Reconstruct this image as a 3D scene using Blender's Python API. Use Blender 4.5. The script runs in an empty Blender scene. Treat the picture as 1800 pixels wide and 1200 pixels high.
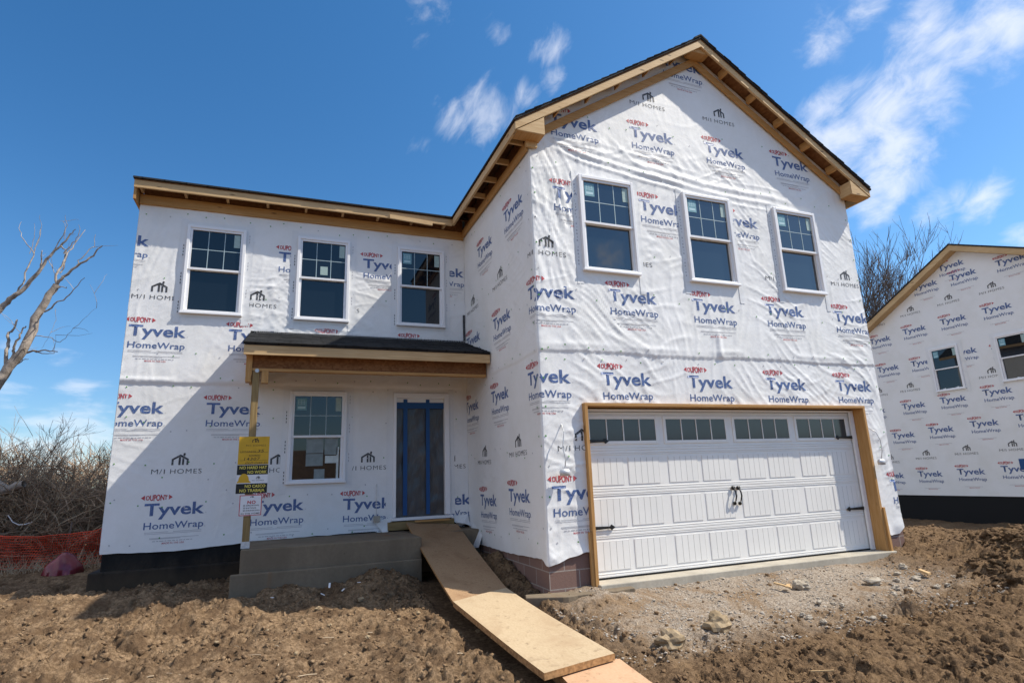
import bpy, bmesh, math, random
import numpy as np
from mathutils import Vector, Matrix

random.seed(7); RS = np.random.RandomState(11)
SC = bpy.context.scene; COL = SC.collection

# ------------------------------------------------------------------ camera
CAM_P = np.array([-3.009, -6.7023, 1.2312]); YAW, PITCH, ROLL, FPX = -0.3759, 0.2284, -0.038, 1019.02
def cam_axes():
    ca, sa = math.cos(YAW), math.sin(YAW)
    f = np.array([-sa*math.cos(PITCH), ca*math.cos(PITCH), math.sin(PITCH)])
    r0 = np.array([ca, sa, 0.0]); u0 = np.cross(r0, f)
    r = r0*math.cos(ROLL)+u0*math.sin(ROLL); u = -r0*math.sin(ROLL)+u0*math.cos(ROLL)
    return r, u, f
CR, CU, CF = cam_axes()
cd = bpy.data.cameras.new('camera'); co = bpy.data.objects.new('camera', cd); COL.objects.link(co)
cd.sensor_width = 36; cd.sensor_fit = 'HORIZONTAL'; cd.lens = FPX/1800*36; cd.clip_end = 3000; cd.clip_start = 0.05
co.matrix_world = Matrix(((CR[0], CU[0], -CF[0], CAM_P[0]), (CR[1], CU[1], -CF[1], CAM_P[1]), (CR[2], CU[2], -CF[2], CAM_P[2]), (0, 0, 0, 1)))
SC.camera = co
def ray(px, py): return CF+CR*(px-900)/FPX-CU*(py-600)/FPX
def at_y(px, py, y):
    d = ray(px, py); return CAM_P+d*((y-CAM_P[1])/d[1])
def at_x(px, py, x):
    d = ray(px, py); return CAM_P+d*((x-CAM_P[0])/d[0])
def at_z(px, py, z):
    d = ray(px, py); return CAM_P+d*((z-CAM_P[2])/d[2])

# ------------------------------------------------------------------ light
SUN = Vector((2.45, -1.0, 3.10)).normalized()
EL = math.asin(SUN.z); AZ = math.atan2(SUN.x, SUN.y)
sl = bpy.data.lights.new('sun', 'SUN'); so = bpy.data.objects.new('sun', sl); COL.objects.link(so)
sl.energy = 4.6; sl.angle = math.radians(0.53); sl.color = (1.0, 0.93, 0.80)
so.rotation_euler = SUN.to_track_quat('Z', 'Y').to_euler()
SC.view_settings.view_transform = 'Standard'; SC.view_settings.look = 'None'
SC.view_settings.exposure = 0.44; SC.view_settings.gamma = 1

class NT:
    """small helper for writing node trees"""
    def __init__(s, tree): s.t = tree; s.n = tree.nodes; s.l = tree.links
    def node(s, typ, **kw):
        n = s.n.new(typ)
        for k, v in kw.items():
            if k == 'inp':
                for a, b in v.items():
                    if isinstance(b, bpy.types.NodeSocket): s.l.new(b, n.inputs[a])
                    else: n.inputs[a].default_value = b
            else: setattr(n, k, v)
        return n
    def math(s, op, a, b=0.0, c=0.0, clamp=False):
        n = s.node('ShaderNodeMath', operation=op, use_clamp=clamp)
        for i, v in enumerate((a, b, c)):
            if isinstance(v, bpy.types.NodeSocket): s.l.new(v, n.inputs[i])
            else: n.inputs[i].default_value = v
        return n.outputs[0]
    def mix(s, fac, a, b, typ='MIX'):
        n = s.node('ShaderNodeMix', data_type='RGBA', blend_type=typ)
        for k, v in ((0, fac), (6, a), (7, b)):
            if isinstance(v, bpy.types.NodeSocket): s.l.new(v, n.inputs[k])
            else: n.inputs[k].default_value = v if k == 0 else (v if len(v) == 4 else (*v, 1))
        return n.outputs[2]
    def ramp(s, fac, lo, hi, a=0.0, b=1.0, smooth=True):
        n = s.node('ShaderNodeMapRange', interpolation_type='SMOOTHSTEP' if smooth else 'LINEAR')
        s.l.new(fac, n.inputs[0])
        for i, v in zip((1, 2, 3, 4), (lo, hi, a, b)): n.inputs[i].default_value = v
        return n.outputs[0]
    def noise(s, vec, scale, detail=4, rough=0.55, dist=0.0, out=0):
        n = s.node('ShaderNodeTexNoise', inp={'Scale': scale, 'Detail': detail, 'Roughness': rough, 'Distortion': dist})
        s.l.new(vec, n.inputs['Vector']); return n.outputs[out]
    def mapping(s, vec, scale=(1, 1, 1), rot=(0, 0, 0), loc=(0, 0, 0)):
        n = s.node('ShaderNodeMapping', inp={'Scale': scale, 'Rotation': rot, 'Location': loc}); s.l.new(vec, n.inputs[0]); return n.outputs[0]

W_ = bpy.data.worlds.new('World'); SC.world = W_; W_.use_nodes = True
w = NT(W_.node_tree); w.n.clear()
out = w.node('ShaderNodeOutputWorld'); bg = w.node('ShaderNodeBackground'); w.l.new(bg.outputs[0], out.inputs[0])
sky = w.node('ShaderNodeTexSky', sky_type='NISHITA'); sky.sun_disc = False; sky.sun_elevation = EL; sky.sun_rotation = AZ
sky.air_density = 1.0; sky.dust_density = 0.55; sky.ozone_density = 2.2; sky.altitude = 200
SKY_STRENGTH = 0.13
bg.inputs['Strength'].default_value = SKY_STRENGTH
tc = w.node('ShaderNodeTexCoord'); gen = tc.outputs['Generated']
def cloud_layer(blobs, nscale, lo, hi, seed, stretch=(1, 1, 1), streak=None, mirror=False):
    """clouds as fractal noise gathered round a few directions of the sky"""
    acc = None
    for (px, py, rad, wgt) in blobs:
        d = ray(px, py); d = d/np.linalg.norm(d)
        if mirror: d = d*np.array([1, -1, 1])
        dn = w.node('ShaderNodeVectorMath', operation='DOT_PRODUCT'); w.l.new(gen, dn.inputs[0]); dn.inputs[1].default_value = tuple(d)
        ang = w.math('ARCCOSINE', w.math('MINIMUM', dn.outputs['Value'], 0.99999))
        m = w.ramp(ang, 0.0, rad/FPX, wgt, 0.0)
        acc = m if acc is None else w.math('MAXIMUM', acc, m)
    g_ = gen
    if streak is not None:      # drawn-out wisps: features lengthened along one direction of the sky
        ax = CR*math.cos(streak)+CU*math.sin(streak); dt = w.node('ShaderNodeVectorMath', operation='DOT_PRODUCT'); w.l.new(gen, dt.inputs[0]); dt.inputs[1].default_value = tuple(ax)
        sc_ = w.node('ShaderNodeVectorMath', operation='SCALE'); sc_.inputs[0].default_value = tuple(-.62*ax); w.l.new(dt.outputs['Value'], sc_.inputs['Scale'])
        ad = w.node('ShaderNodeVectorMath', operation='ADD'); w.l.new(gen, ad.inputs[0]); w.l.new(sc_.outputs[0], ad.inputs[1]); g_ = ad.outputs[0]
    v0 = w.mapping(g_, stretch, loc=(seed, seed*1.7, 0.3*seed))
    vm = w.node('ShaderNodeVectorMath', operation='MULTIPLY_ADD'); w.l.new(w.noise(v0, nscale*.7, 2, .5, out=1), vm.inputs[0]); vm.inputs[1].default_value = (.10, .10, .10); w.l.new(v0, vm.inputs[2])
    n1 = w.noise(vm.outputs[0], nscale*1.25, 10, 0.60)
    n = w.math('ADD', w.math('MULTIPLY', n1, 1.3), w.math('MULTIPLY', acc, 0.62))
    return w.ramp(w.math('MULTIPLY', n, w.ramp(acc, 0.0, 0.12)), lo, hi)
c1 = cloud_layer([(760, 25, 75, .8), (878, 60, 45, .62), (965, 90, 55, .8), (975, 140, 50, .75), (925, 165, 50, .75), (860, 195, 85, .95), (790, 215, 70, .8), (740, 250, 50, .6)], 16, 0.85, 1.42, 1.3, streak=1.0)
c2 = cloud_layer([(1530, 5, 70, .9), (1450, 80, 80, .75), (1400, 100, 45, .6), (1620, 40, 95, .95), (1760, 40, 90, 1.0), (1690, 90, 110, 1.0), (1640, 150, 120, 1.0), (1560, 200, 130, 1.0), (1450, 190, 100, .85),
                  (1560, 290, 120, 1.05), (1480, 250, 110, 1.0), (1540, 360, 70, .75), (1640, 370, 60, .80), (1720, 345, 70, .9), (1760, 120, 90, .6), (1800, 415, 60, .6)], 12.5, 0.89, 1.42, 4.1, streak=.55)
c3 = cloud_layer([(140, 690, 55, .72), (105, 640, 45, .6), (60, 790, 90, .85), (140, 775, 100, .85), (90, 800, 80, .95), (15, 695, 50, .6), (180, 700, 50, .6), (30, 610, 40, .5), (200, 830, 70, .6)], 9, 0.84, 1.28, 8.2, (1, 1, 3.6))
c5 = cloud_layer([(1085, 455, 60, .8), (1060, 440, 40, .7), (1230, 500, 30, .5)], 14, .85, 1.35, 6.0, mirror=True)
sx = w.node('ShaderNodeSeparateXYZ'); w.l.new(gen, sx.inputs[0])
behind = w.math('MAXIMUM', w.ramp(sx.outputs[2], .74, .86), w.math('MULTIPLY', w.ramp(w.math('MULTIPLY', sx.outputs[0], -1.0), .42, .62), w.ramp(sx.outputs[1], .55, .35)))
c4 = w.math('MULTIPLY', w.math('MULTIPLY', behind, .82), w.ramp(w.noise(w.mapping(gen, loc=(3.3, 1.2, 5.1)), 3.2, 7, .6, .5), .36, .56))  # clouds added in the unseen sky to raise ambient light on the walls
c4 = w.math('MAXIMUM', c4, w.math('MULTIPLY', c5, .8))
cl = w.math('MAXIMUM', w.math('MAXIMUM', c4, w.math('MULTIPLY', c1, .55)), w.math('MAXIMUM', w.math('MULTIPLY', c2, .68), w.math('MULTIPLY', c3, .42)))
hs = w.node('ShaderNodeHueSaturation', inp={'Hue': 0.5, 'Saturation': 1.32, 'Value': 0.90, 'Fac': 1.0}); w.l.new(sky.outputs[0], hs.inputs['Color'])
low = w.mix(w.ramp(sx.outputs[2], -.02, .34), (.62, .74, .88), (1, 1, 1)); blue = w.mix(1.0, hs.outputs[0], low, 'MULTIPLY')
sd = w.node('ShaderNodeVectorMath', operation='DOT_PRODUCT'); w.l.new(gen, sd.inputs[0]); sd.inputs[1].default_value = tuple(SUN)
blue = w.mix(w.ramp(sd.outputs['Value'], -.15, .65), blue, w.mix(1.0, blue, (1.26, 1.22, 1.16), 'MULTIPLY'))
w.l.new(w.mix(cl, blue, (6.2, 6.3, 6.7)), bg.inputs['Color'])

# ------------------------------------------------------------------ materials
def new_mat(name):
    m = bpy.data.materials.new(name); m.use_nodes = True
    nt = NT(m.node_tree); b = nt.n['Principled BSDF']; return m, nt, b
def simple(name, col, rough=0.6, spec=0.3, var=0.0, vscale=8.0, bump=0.0, bscale=60.0, metal=0.0):
    m, nt, b = new_mat(name)
    b.inputs['Roughness'].default_value = rough; b.inputs['Specular IOR Level'].default_value = spec; b.inputs['Metallic'].default_value = metal
    o = nt.node('ShaderNodeTexCoord').outputs['Object']
    if var > 0:
        n = nt.noise(o, vscale, 5, 0.6)
        c = nt.mix(nt.ramp(n, 0.3, 0.7), tuple(x*(1-var) for x in col), tuple(min(1, x*(1+var)) for x in col)); nt.l.new(c, b.inputs['Base Color'])
    else: b.inputs['Base Color'].default_value = (*col, 1)
    if bump > 0:
        bp = nt.node('ShaderNodeBump', inp={'Strength': bump, 'Distance': 0.01}); nt.l.new(nt.noise(o, bscale, 6, 0.6), bp.inputs['Height']); nt.l.new(bp.outputs[0], b.inputs['Normal'])
    return m
def wrap_bump(nt, b, k=1.0):
    o = nt.node('ShaderNodeTexCoord').outputs['Object']
    d = nt.noise(o, 3.0, 3, 0.5, out=1)
    off = nt.node('ShaderNodeVectorMath', operation='MULTIPLY_ADD'); nt.l.new(d, off.inputs[0]); off.inputs[1].default_value = (.35, .35, .35); nt.l.new(o, off.inputs[2])
    n1 = nt.noise(off.outputs[0], 7.0, 6, 0.62)
    r1 = nt.math('ABSOLUTE', nt.math('SUBTRACT', n1, 0.5))
    n2 = nt.noise(nt.mapping(off.outputs[0], (1, 1, .35)), 22.0, 4, 0.55)
    h = nt.math('ADD', nt.math('MULTIPLY', r1, .9), nt.math('MULTIPLY', n2, .13))
    bp = nt.node('ShaderNodeBump', inp={'Strength': 0.10*k, 'Distance': 0.05}); nt.l.new(h, bp.inputs['Height']); nt.l.new(bp.outputs[0], b.inputs['Normal'])
    return o
def wrap_mat(name, col, rough=0.5, dirt=True):
    m, nt, b = new_mat(name); o = wrap_bump(nt, b)
    b.inputs['Roughness'].default_value = rough; b.inputs['Specular IOR Level'].default_value = 0.3
    if dirt:
        n = nt.noise(o, 1.7, 6, 0.65); n2 = nt.noise(o, 45, 3, .6)
        c = nt.mix(nt.ramp(n, .35, .75), tuple(x*1.0 for x in col), (col[0]*.93, col[1]*.925, col[2]*.90))
        c = nt.mix(nt.ramp(n2, .3, .7, 0, .06, False), c, (.5, .48, .45))
        nt.l.new(c, b.inputs['Base Color'])
    else:
        n2 = nt.noise(o, 60, 4, .65)
        nt.l.new(nt.mix(nt.ramp(n2, .38, .78, 0, .28), col, (.72, .73, .76)), b.inputs['Base Color'])
    return m
M = {}
M['wrap'] = wrap_mat('house_wrap', (.80, .80, .805))
M['ink_blue'] = wrap_mat('blue_ink', (.044, .098, .27), dirt=False)
M['ink_red'] = wrap_mat('red_ink', (.46, .035, .045), dirt=False)
M['ink_black'] = wrap_mat('black_ink', (.022, .022, .026), dirt=False)
M['ink_grey'] = wrap_mat('grey_ink', (.42, .42, .45), dirt=False)
M['tape'] = wrap_mat('flashing_tape', (.76, .765, .78), 0.4)
M['cap'] = simple('green_cap', (.10, .30, .08), .5)
def wood(name, axis, c1, c2, knots=True, rough=.65):
    m, nt, b = new_mat(name); o = nt.node('ShaderNodeTexCoord').outputs['Object']
    sc = {'x': (.5, 9, 9), 'y': (9, .5, 9), 'z': (9, 9, .5)}[axis]
    g = nt.noise(nt.mapping(o, sc), 4.5, 6, .6, .8)
    big = nt.noise(o, 1.1, 3, .5)
    c = nt.mix(nt.ramp(g, .3, .72), c1, c2)
    c = nt.mix(nt.ramp(big, .35, .7, 0, .35), c, tuple(x*.72 for x in c1))
    if knots:
        v = nt.node('ShaderNodeTexVoronoi', inp={'Scale': 1.0}); nt.l.new(nt.mapping(o, {'x': (2, 7, 7), 'y': (7, 2, 7), 'z': (7, 7, 2)}[axis]), v.inputs['Vector'])
        c = nt.mix(nt.ramp(v.outputs['Distance'], .06, .13, .75, 0), c, (.10, .05, .022))
    nt.l.new(c, b.inputs['Base Color']); b.inputs['Roughness'].default_value = rough; b.inputs['Specular IOR Level'].default_value = .2
    bp = nt.node('ShaderNodeBump', inp={'Strength': .25, 'Distance': .004}); nt.l.new(g, bp.inputs['Height']); nt.l.new(bp.outputs[0], b.inputs['Normal'])
    return m
for ax in 'xyz':
    M['pine_'+ax] = wood('pine_'+ax, ax, (.50, .325, .16), (.62, .44, .24))
    M['frieze_'+ax] = wood('orange_pine_'+ax, ax, (.43, .225, .075), (.53, .31, .13))
    M['treated_'+ax] = wood('treated_'+ax, ax, (.22, .145, .06), (.33, .235, .11), False)
def osb(name, c1, c2, sc=26):
    m, nt, b = new_mat(name); o = nt.node('ShaderNodeTexCoord').outputs['Object']
    v = nt.node('ShaderNodeTexVoronoi', inp={'Scale': sc}); nt.l.new(nt.mapping(o, (1, .55, 1.4), (0.3, .2, .6)), v.inputs['Vector'])
    s = nt.node('ShaderNodeSeparateColor'); nt.l.new(v.outputs['Color'], s.inputs[0])
    c = nt.mix(s.outputs[0], c1, c2); n = nt.noise(o, 2.2, 5, .6)
    c = nt.mix(nt.ramp(n, .42, .75, 0, .5), c, tuple(x*.55 for x in c1))
    nt.l.new(c, b.inputs['Base Color']); b.inputs['Roughness'].default_value = .75; b.inputs['Specular IOR Level'].default_value = .15
    bp = nt.node('ShaderNodeBump', inp={'Strength': .3, 'Distance': .003}); nt.l.new(s.outputs[1], bp.inputs['Height']); nt.l.new(bp.outputs[0], b.inputs['Normal'])
    return m
M['osb'] = osb('strand_board', (.17, .072, .030), (.26, .125, .055))
def ply(name, c1, c2, c3):
    m, nt, b = new_mat(name); o = nt.node('ShaderNodeTexCoord').outputs['Object']
    fl = nt.noise(nt.mapping(o, (2.2, 1, 1), (0, 0, .5)), 28, 5, .7); n = nt.noise(o, 2.4, 6, .62, .5); sp = nt.noise(o, 11, 5, .7)
    c = nt.mix(nt.ramp(fl, .3, .7), c1, c2); c = nt.mix(nt.ramp(n, .45, .72, 0, .6), c, c3)
    c = nt.mix(nt.ramp(sp, .58, .72, 0, .6), c, tuple(x*.42 for x in c3)); c = nt.mix(nt.ramp(nt.noise(o, 5.5, 6, .7, 1.0), .60, .70, 0, .55), c, (.16, .105, .062))
    nt.l.new(c, b.inputs['Base Color']); b.inputs['Roughness'].default_value = .7; b.inputs['Specular IOR Level'].default_value = .2
    bp = nt.node('ShaderNodeBump', inp={'Strength': .2, 'Distance': .004}); nt.l.new(fl, bp.inputs['Height']); nt.l.new(bp.outputs[0], b.inputs['Normal'])
    return m
M['sheet_old'] = ply('weathered_sheet', (.30, .185, .10), (.36, .235, .135), (.22, .125, .065))
M['sheet_pale'] = ply('pale_sheet', (.42, .315, .195), (.49, .38, .25), (.36, .25, .15))
M['sheet_orange'] = ply('orange_ply', (.50, .31, .19), (.55, .36, .225), (.46, .265, .15))
M['sheet_edge'] = simple('sheet_edge', (.33, .185, .085), .8, .1, .35, 30)
M['vinyl'] = simple('white_vinyl', (.80, .80, .82), .35, .4)
M['door_white'] = simple('door_steel', (.79, .775, .745), .45, .4, .03, 1.6, .08, 90)
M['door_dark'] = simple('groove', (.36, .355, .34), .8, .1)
M['iron'] = simple('black_iron', (.012, .012, .013), .45, .4)
M['rubber'] = simple('black_rubber', (.012, .012, .013), .7, .2)
def glass(name, col, rough=.015, ior=1.5):
    m, nt, b = new_mat(name); b.inputs['Base Color'].default_value = (*col, 1); b.inputs['Roughness'].default_value = rough; b.inputs['IOR'].default_value = ior
    o = nt.node('ShaderNodeTexCoord').outputs['Object']
    bp = nt.node('ShaderNodeBump', inp={'Strength': .05, 'Distance': .02}); nt.l.new(nt.noise(o, 1.4, 2, .5), bp.inputs['Height']); nt.l.new(bp.outputs[0], b.inputs['Normal'])
    return m
M['glass'] = glass('window_glass', (.006, .009, .013), .015, 1.60)
M['glass_bright'] = glass('window_glass_bright_reflection', (.010, .016, .024), .015, 1.95); M['glass_grey'] = glass('garage_glass', (.050, .060, .068), .12, 1.5)  # bright panes: raised index imitates a brighter sky mirrored in them
M['muntin'] = simple('muntin', (.36, .46, .50), .5)
M['sticker_white'] = simple('label_paper', (.33, .44, .43), .6, .2, .1, 30)
M['sticker_blue'] = simple('label_blue', (.16, .33, .40), .6, .2, .1, 20)
M['sticker_line'] = simple('label_print', (.42, .60, .66), .6)
M['paper'] = simple('permit_paper', (.23, .27, .27), .6, .2, .12, 9)
M['paper_white'] = simple('permit_white', (.55, .60, .58), .6, .2, .12, 9)
def shingles():
    m, nt, b = new_mat('asphalt_shingles'); o = nt.node('ShaderNodeTexCoord').outputs['Object']
    br = nt.node('ShaderNodeTexBrick', inp={'Scale': 1.0, 'Mortar Size': .012, 'Brick Width': .3, 'Row Height': .11, 'Color1': (.018, .019, .021, 1), 'Color2': (.034, .035, .037, 1), 'Mortar': (.006, .006, .006, 1)})
    nt.l.new(o, br.inputs['Vector']); n = nt.noise(o, 90, 4, .7)
    nt.l.new(nt.mix(nt.ramp(n, .35, .7, 0, .6), br.outputs[0], (.05, .05, .052)), b.inputs['Base Color']); b.inputs['Roughness'].default_value = .85; b.inputs['Specular IOR Level'].default_value = .15
    bp = nt.node('ShaderNodeBump', inp={'Strength': .6, 'Distance': .01}); nt.l.new(n, bp.inputs['Height']); nt.l.new(bp.outputs[0], b.inputs['Normal'])
    return m
M['shingle'] = shingles()
def concrete(name, col, stain, sc=1.0):
    m, nt, b = new_mat(name); o = nt.node('ShaderNodeTexCoord').outputs['Object']
    n = nt.noise(nt.mapping(o, (1, 1, .45)), 2.3*sc, 7, .65, .4); n2 = nt.noise(o, 24*sc, 5, .65); st = nt.noise(nt.mapping(o, (2.2, 1, .25)), 1.3, 4, .6)
    v = nt.node('ShaderNodeTexVoronoi', inp={'Scale': 6.0}); nt.l.new(o, v.inputs['Vector'])
    c = nt.mix(nt.ramp(n, .3, .7), tuple(x*.72 for x in col), col); c = nt.mix(nt.ramp(n2, .3, .75, 0, .35), c, tuple(x*.6 for x in col))
    c = nt.mix(nt.ramp(st, .58, .75, 0, .75), c, stain); c = nt.mix(nt.ramp(v.outputs['Distance'], .03, .06, .7, 0), c, tuple(x*.3 for x in col))
    nt.l.new(c, b.inputs['Base Color']); b.inputs['Roughness'].default_value = .85; b.inputs['Specular IOR Level'].default_value = .15
    bp = nt.node('ShaderNodeBump', inp={'Strength': .35, 'Distance': .01}); nt.l.new(n2, bp.inputs['Height']); nt.l.new(bp.outputs[0], b.inputs['Normal'])
    return m
M['concrete'] = concrete('porch_concrete', (.215, .170, .120), (.20, .105, .05))
M['slab'] = concrete('slab_concrete', (.46, .42, .35), (.42, .33, .22))
def dampproof():
    m, nt, b = new_mat('dampproofing'); o = nt.node('ShaderNodeTexCoord').outputs['Object']; x = nt.node('ShaderNodeSeparateXYZ'); nt.l.new(o, x.inputs[0])
    n = nt.noise(nt.mapping(o, (1, 1, .5)), 3.0, 7, .68, .4); sp = nt.noise(o, 26, 4, .7); h = nt.math('ADD', x.outputs[2], nt.math('MULTIPLY', n, -.55))
    c = nt.mix(nt.ramp(n, .3, .7), (.010, .010, .0105), (.022, .021, .020)); c = nt.mix(nt.ramp(h, -.32, .08, .75, 0), c, (.075, .050, .030)); c = nt.mix(nt.ramp(sp, .62, .72, 0, .5), c, (.06, .042, .028))
    nt.l.new(c, b.inputs['Base Color']); b.inputs['Roughness'].default_value = .75; b.inputs['Specular IOR Level'].default_value = .2
    bp = nt.node('ShaderNodeBump', inp={'Strength': .4, 'Distance': .01}); nt.l.new(sp, bp.inputs['Height']); nt.l.new(bp.outputs[0], b.inputs['Normal']); return m
M['damp'] = dampproof()
def blocks():
    m, nt, b = new_mat('red_block'); o = nt.node('ShaderNodeTexCoord').outputs['Object']
    x = nt.node('ShaderNodeSeparateXYZ'); nt.l.new(o, x.inputs[0])
    cb = nt.node('ShaderNodeCombineXYZ'); nt.l.new(nt.math('SUBTRACT', x.outputs[0], x.outputs[1]), cb.inputs[0]); nt.l.new(x.outputs[2], cb.inputs[1])
    mp = nt.mapping(cb.outputs[0], loc=(.0, -.105, 0))
    br = nt.node('ShaderNodeTexBrick', inp={'Scale': 1.0, 'Mortar Size': .007, 'Brick Width': .40, 'Row Height': .20, 'Color1': (.20, .125, .105, 1), 'Color2': (.235, .15, .125, 1), 'Mortar': (.33, .29, .26, 1)})
    nt.l.new(mp, br.inputs['Vector']); n = nt.noise(o, 40, 5, .65)
    nt.l.new(nt.mix(nt.ramp(n, .35, .75, 0, .4), br.outputs[0], (.17, .11, .09)), b.inputs['Base Color']); b.inputs['Roughness'].default_value = .9; b.inputs['Specular IOR Level'].default_value = .1
    bp = nt.node('ShaderNodeBump', inp={'Strength': .4, 'Distance': .006}); nt.l.new(n, bp.inputs['Height']); nt.l.new(bp.outputs[0], b.inputs['Normal'])
    return m
M['block'] = blocks()
M['blue_tape'] = simple('blue_tape', (.012, .072, .22), .5)
def plastic_sheet():
    m, nt, b = new_mat('dusty_plastic'); o = nt.node('ShaderNodeTexCoord').outputs['Object']
    n = nt.noise(nt.mapping(o, (2.0, 1, .8), (0, .4, 0)), 3.2, 6, .6, 1.2); n2 = nt.noise(o, 1.6, 3, .5)
    c = nt.mix(nt.ramp(n, .52, .78, 0, .5), (.050, .050, .052), (.17, .16, .15)); c = nt.mix(nt.ramp(n2, .4, .65, 0, .5), c, (.065, .075, .095))
    nt.l.new(c, b.inputs['Base Color']); b.inputs['Roughness'].default_value = .28; b.inputs['Specular IOR Level'].default_value = .5
    bp = nt.node('ShaderNodeBump', inp={'Strength': .5, 'Distance': .03}); nt.l.new(n, bp.inputs['Height']); nt.l.new(bp.outputs[0], b.inputs['Normal'])
    return m
M['plastic'] = plastic_sheet()
M['sign_yellow'] = simple('sign_yellow', (.58, .34, .025), .5, .3, .06, 9)
M['sign_black'] = simple('sign_black', (.02, .02, .018), .5)
M['sign_white'] = simple('sign_white', (.70, .70, .72), .5)
M['sign_red'] = simple('sign_red', (.45, .02, .03), .5)
M['sign_ink_yellow'] = simple('sign_ink_yellow', (.75, .62, .12), .5)
M['galv'] = simple('galvanised', (.55, .56, .58), .45, .5, .15, 20, 0, 1, .4)
M['bark_grey'] = simple('dead_bark', (.32, .275, .235), .9, .1, .35, 9, .5, 30)
M['bark_dark'] = simple('winter_bark', (.155, .125, .108), .9, .1, .3, 4)
M['brush'] = simple('dry_brush', (.30, .215, .150), .9, .1, .4, 2)
M['brush_pale'] = simple('pale_stalk', (.46, .36, .25), .9, .1, .3, 2)
M['orange_net'] = simple('orange_net', (.72, .085, .035), .55, .3, .25, 2.5)
M['maroon'] = simple('maroon_plastic', (.19, .026, .04), .25, .5, .2, 5)
def rockmat(name, c1, c2):
    m, nt, b = new_mat(name); o = nt.node('ShaderNodeTexCoord').outputs['Object']; n = nt.noise(o, 14, 7, .65)
    nt.l.new(nt.mix(nt.ramp(n, .32, .68), c1, c2), b.inputs['Base Color']); b.inputs['Roughness'].default_value = .9; b.inputs['Specular IOR Level'].default_value = .1
    bp = nt.node('ShaderNodeBump', inp={'Strength': .5, 'Distance': .01}); nt.l.new(n, bp.inputs['Height']); nt.l.new(bp.outputs[0], b.inputs['Normal'])
    return m
M['rock'] = rockmat('grey_rock', (.28, .235, .18), (.46, .41, .34))
M['rock_tan'] = rockmat('tan_rock', (.24, .175, .105), (.37, .285, .185))
M['gravel'] = rockmat('gravel_stone', (.26, .22, .18), (.46, .41, .35))
def soil(name, clod=False, k=1.0):
    m, nt, b = new_mat(name); o = nt.node('ShaderNodeTexCoord').outputs['Object']
    x = nt.node('ShaderNodeSeparateXYZ'); nt.l.new(o, x.inputs[0])
    big = nt.noise(o, .55, 4, .6); mid = nt.noise(o, 3.2, 6, .65); fine = nt.noise(o, 26, 6, .7)
    # the soil is drier on the left, turned and moist on the right
    px = nt.math('ADD', nt.math('ADD', x.outputs[0], nt.math('MULTIPLY', big, 3.0)), nt.math('MULTIPLY', mid, 1.2))
    moist = nt.ramp(px, -0.6, 2.6, 0.12, .92)
    dry = nt.mix(nt.ramp(fine, .34, .66), (.128, .083, .048), (.350, .240, .147))
    dry = nt.mix(nt.ramp(mid, .40, .58, .80, 0), dry, (.110, .068, .040))
    wet = nt.mix(nt.ramp(fine, .34, .68), (.080, .050, .029), (.225, .146, .084))
    wet = nt.mix(nt.ramp(mid, .45, .65, 0, .6), wet, (.23, .148, .080))
    c = nt.mix(moist, dry, wet)
    if not clod:
        # packed pale gravelly soil in front of the garage slab
        gx = nt.math('MULTIPLY', nt.ramp(x.outputs[0], -.3, .7), nt.ramp(x.outputs[0], 4.2, 6.0, 1, 0))
        gy = nt.math('MULTIPLY', nt.ramp(nt.math('ADD', x.outputs[1], nt.math('MULTIPLY', x.outputs[0], -.06)), -2.2, -1.3), nt.ramp(x.outputs[1], .1, .4, 1, 0))
        g = nt.math('MULTIPLY', gx, gy)
        gm = nt.math('MULTIPLY', g, nt.ramp(nt.noise(o, 1.5, 5, .65, .6), .36, .56, .12, .9))
        grav = nt.mix(nt.ramp(nt.noise(o, 48, 4, .75), .36, .64), (.20, .155, .115), (.48, .415, .345))
        tanp = nt.mix(nt.ramp(fine, .3, .7), (.22, .142, .080), (.32, .222, .135))
        c = nt.mix(nt.math('MULTIPLY', g, .75), c, tanp)
        c = nt.mix(gm, c, grav)
    if clod: c = nt.mix(1.0, c, (k, k, k), 'MULTIPLY')
    nt.l.new(c, b.inputs['Base Color']); b.inputs['Roughness'].default_value = .95; b.inputs['Specular IOR Level'].default_value = .08
    bp = nt.node('ShaderNodeBump', inp={'Strength': .9, 'Distance': .035}); nt.l.new(nt.math('ADD', fine, nt.math('MULTIPLY', nt.noise(o, 80, 4, .7), .5)), bp.inputs['Height']); nt.l.new(bp.outputs[0], b.inputs['Normal'])
    return m
M['soil'] = soil('bare_soil'); M['clod'] = soil('soil_clod', True, 1.3); M['lump'] = soil('soil_lump', True, .9)

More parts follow.
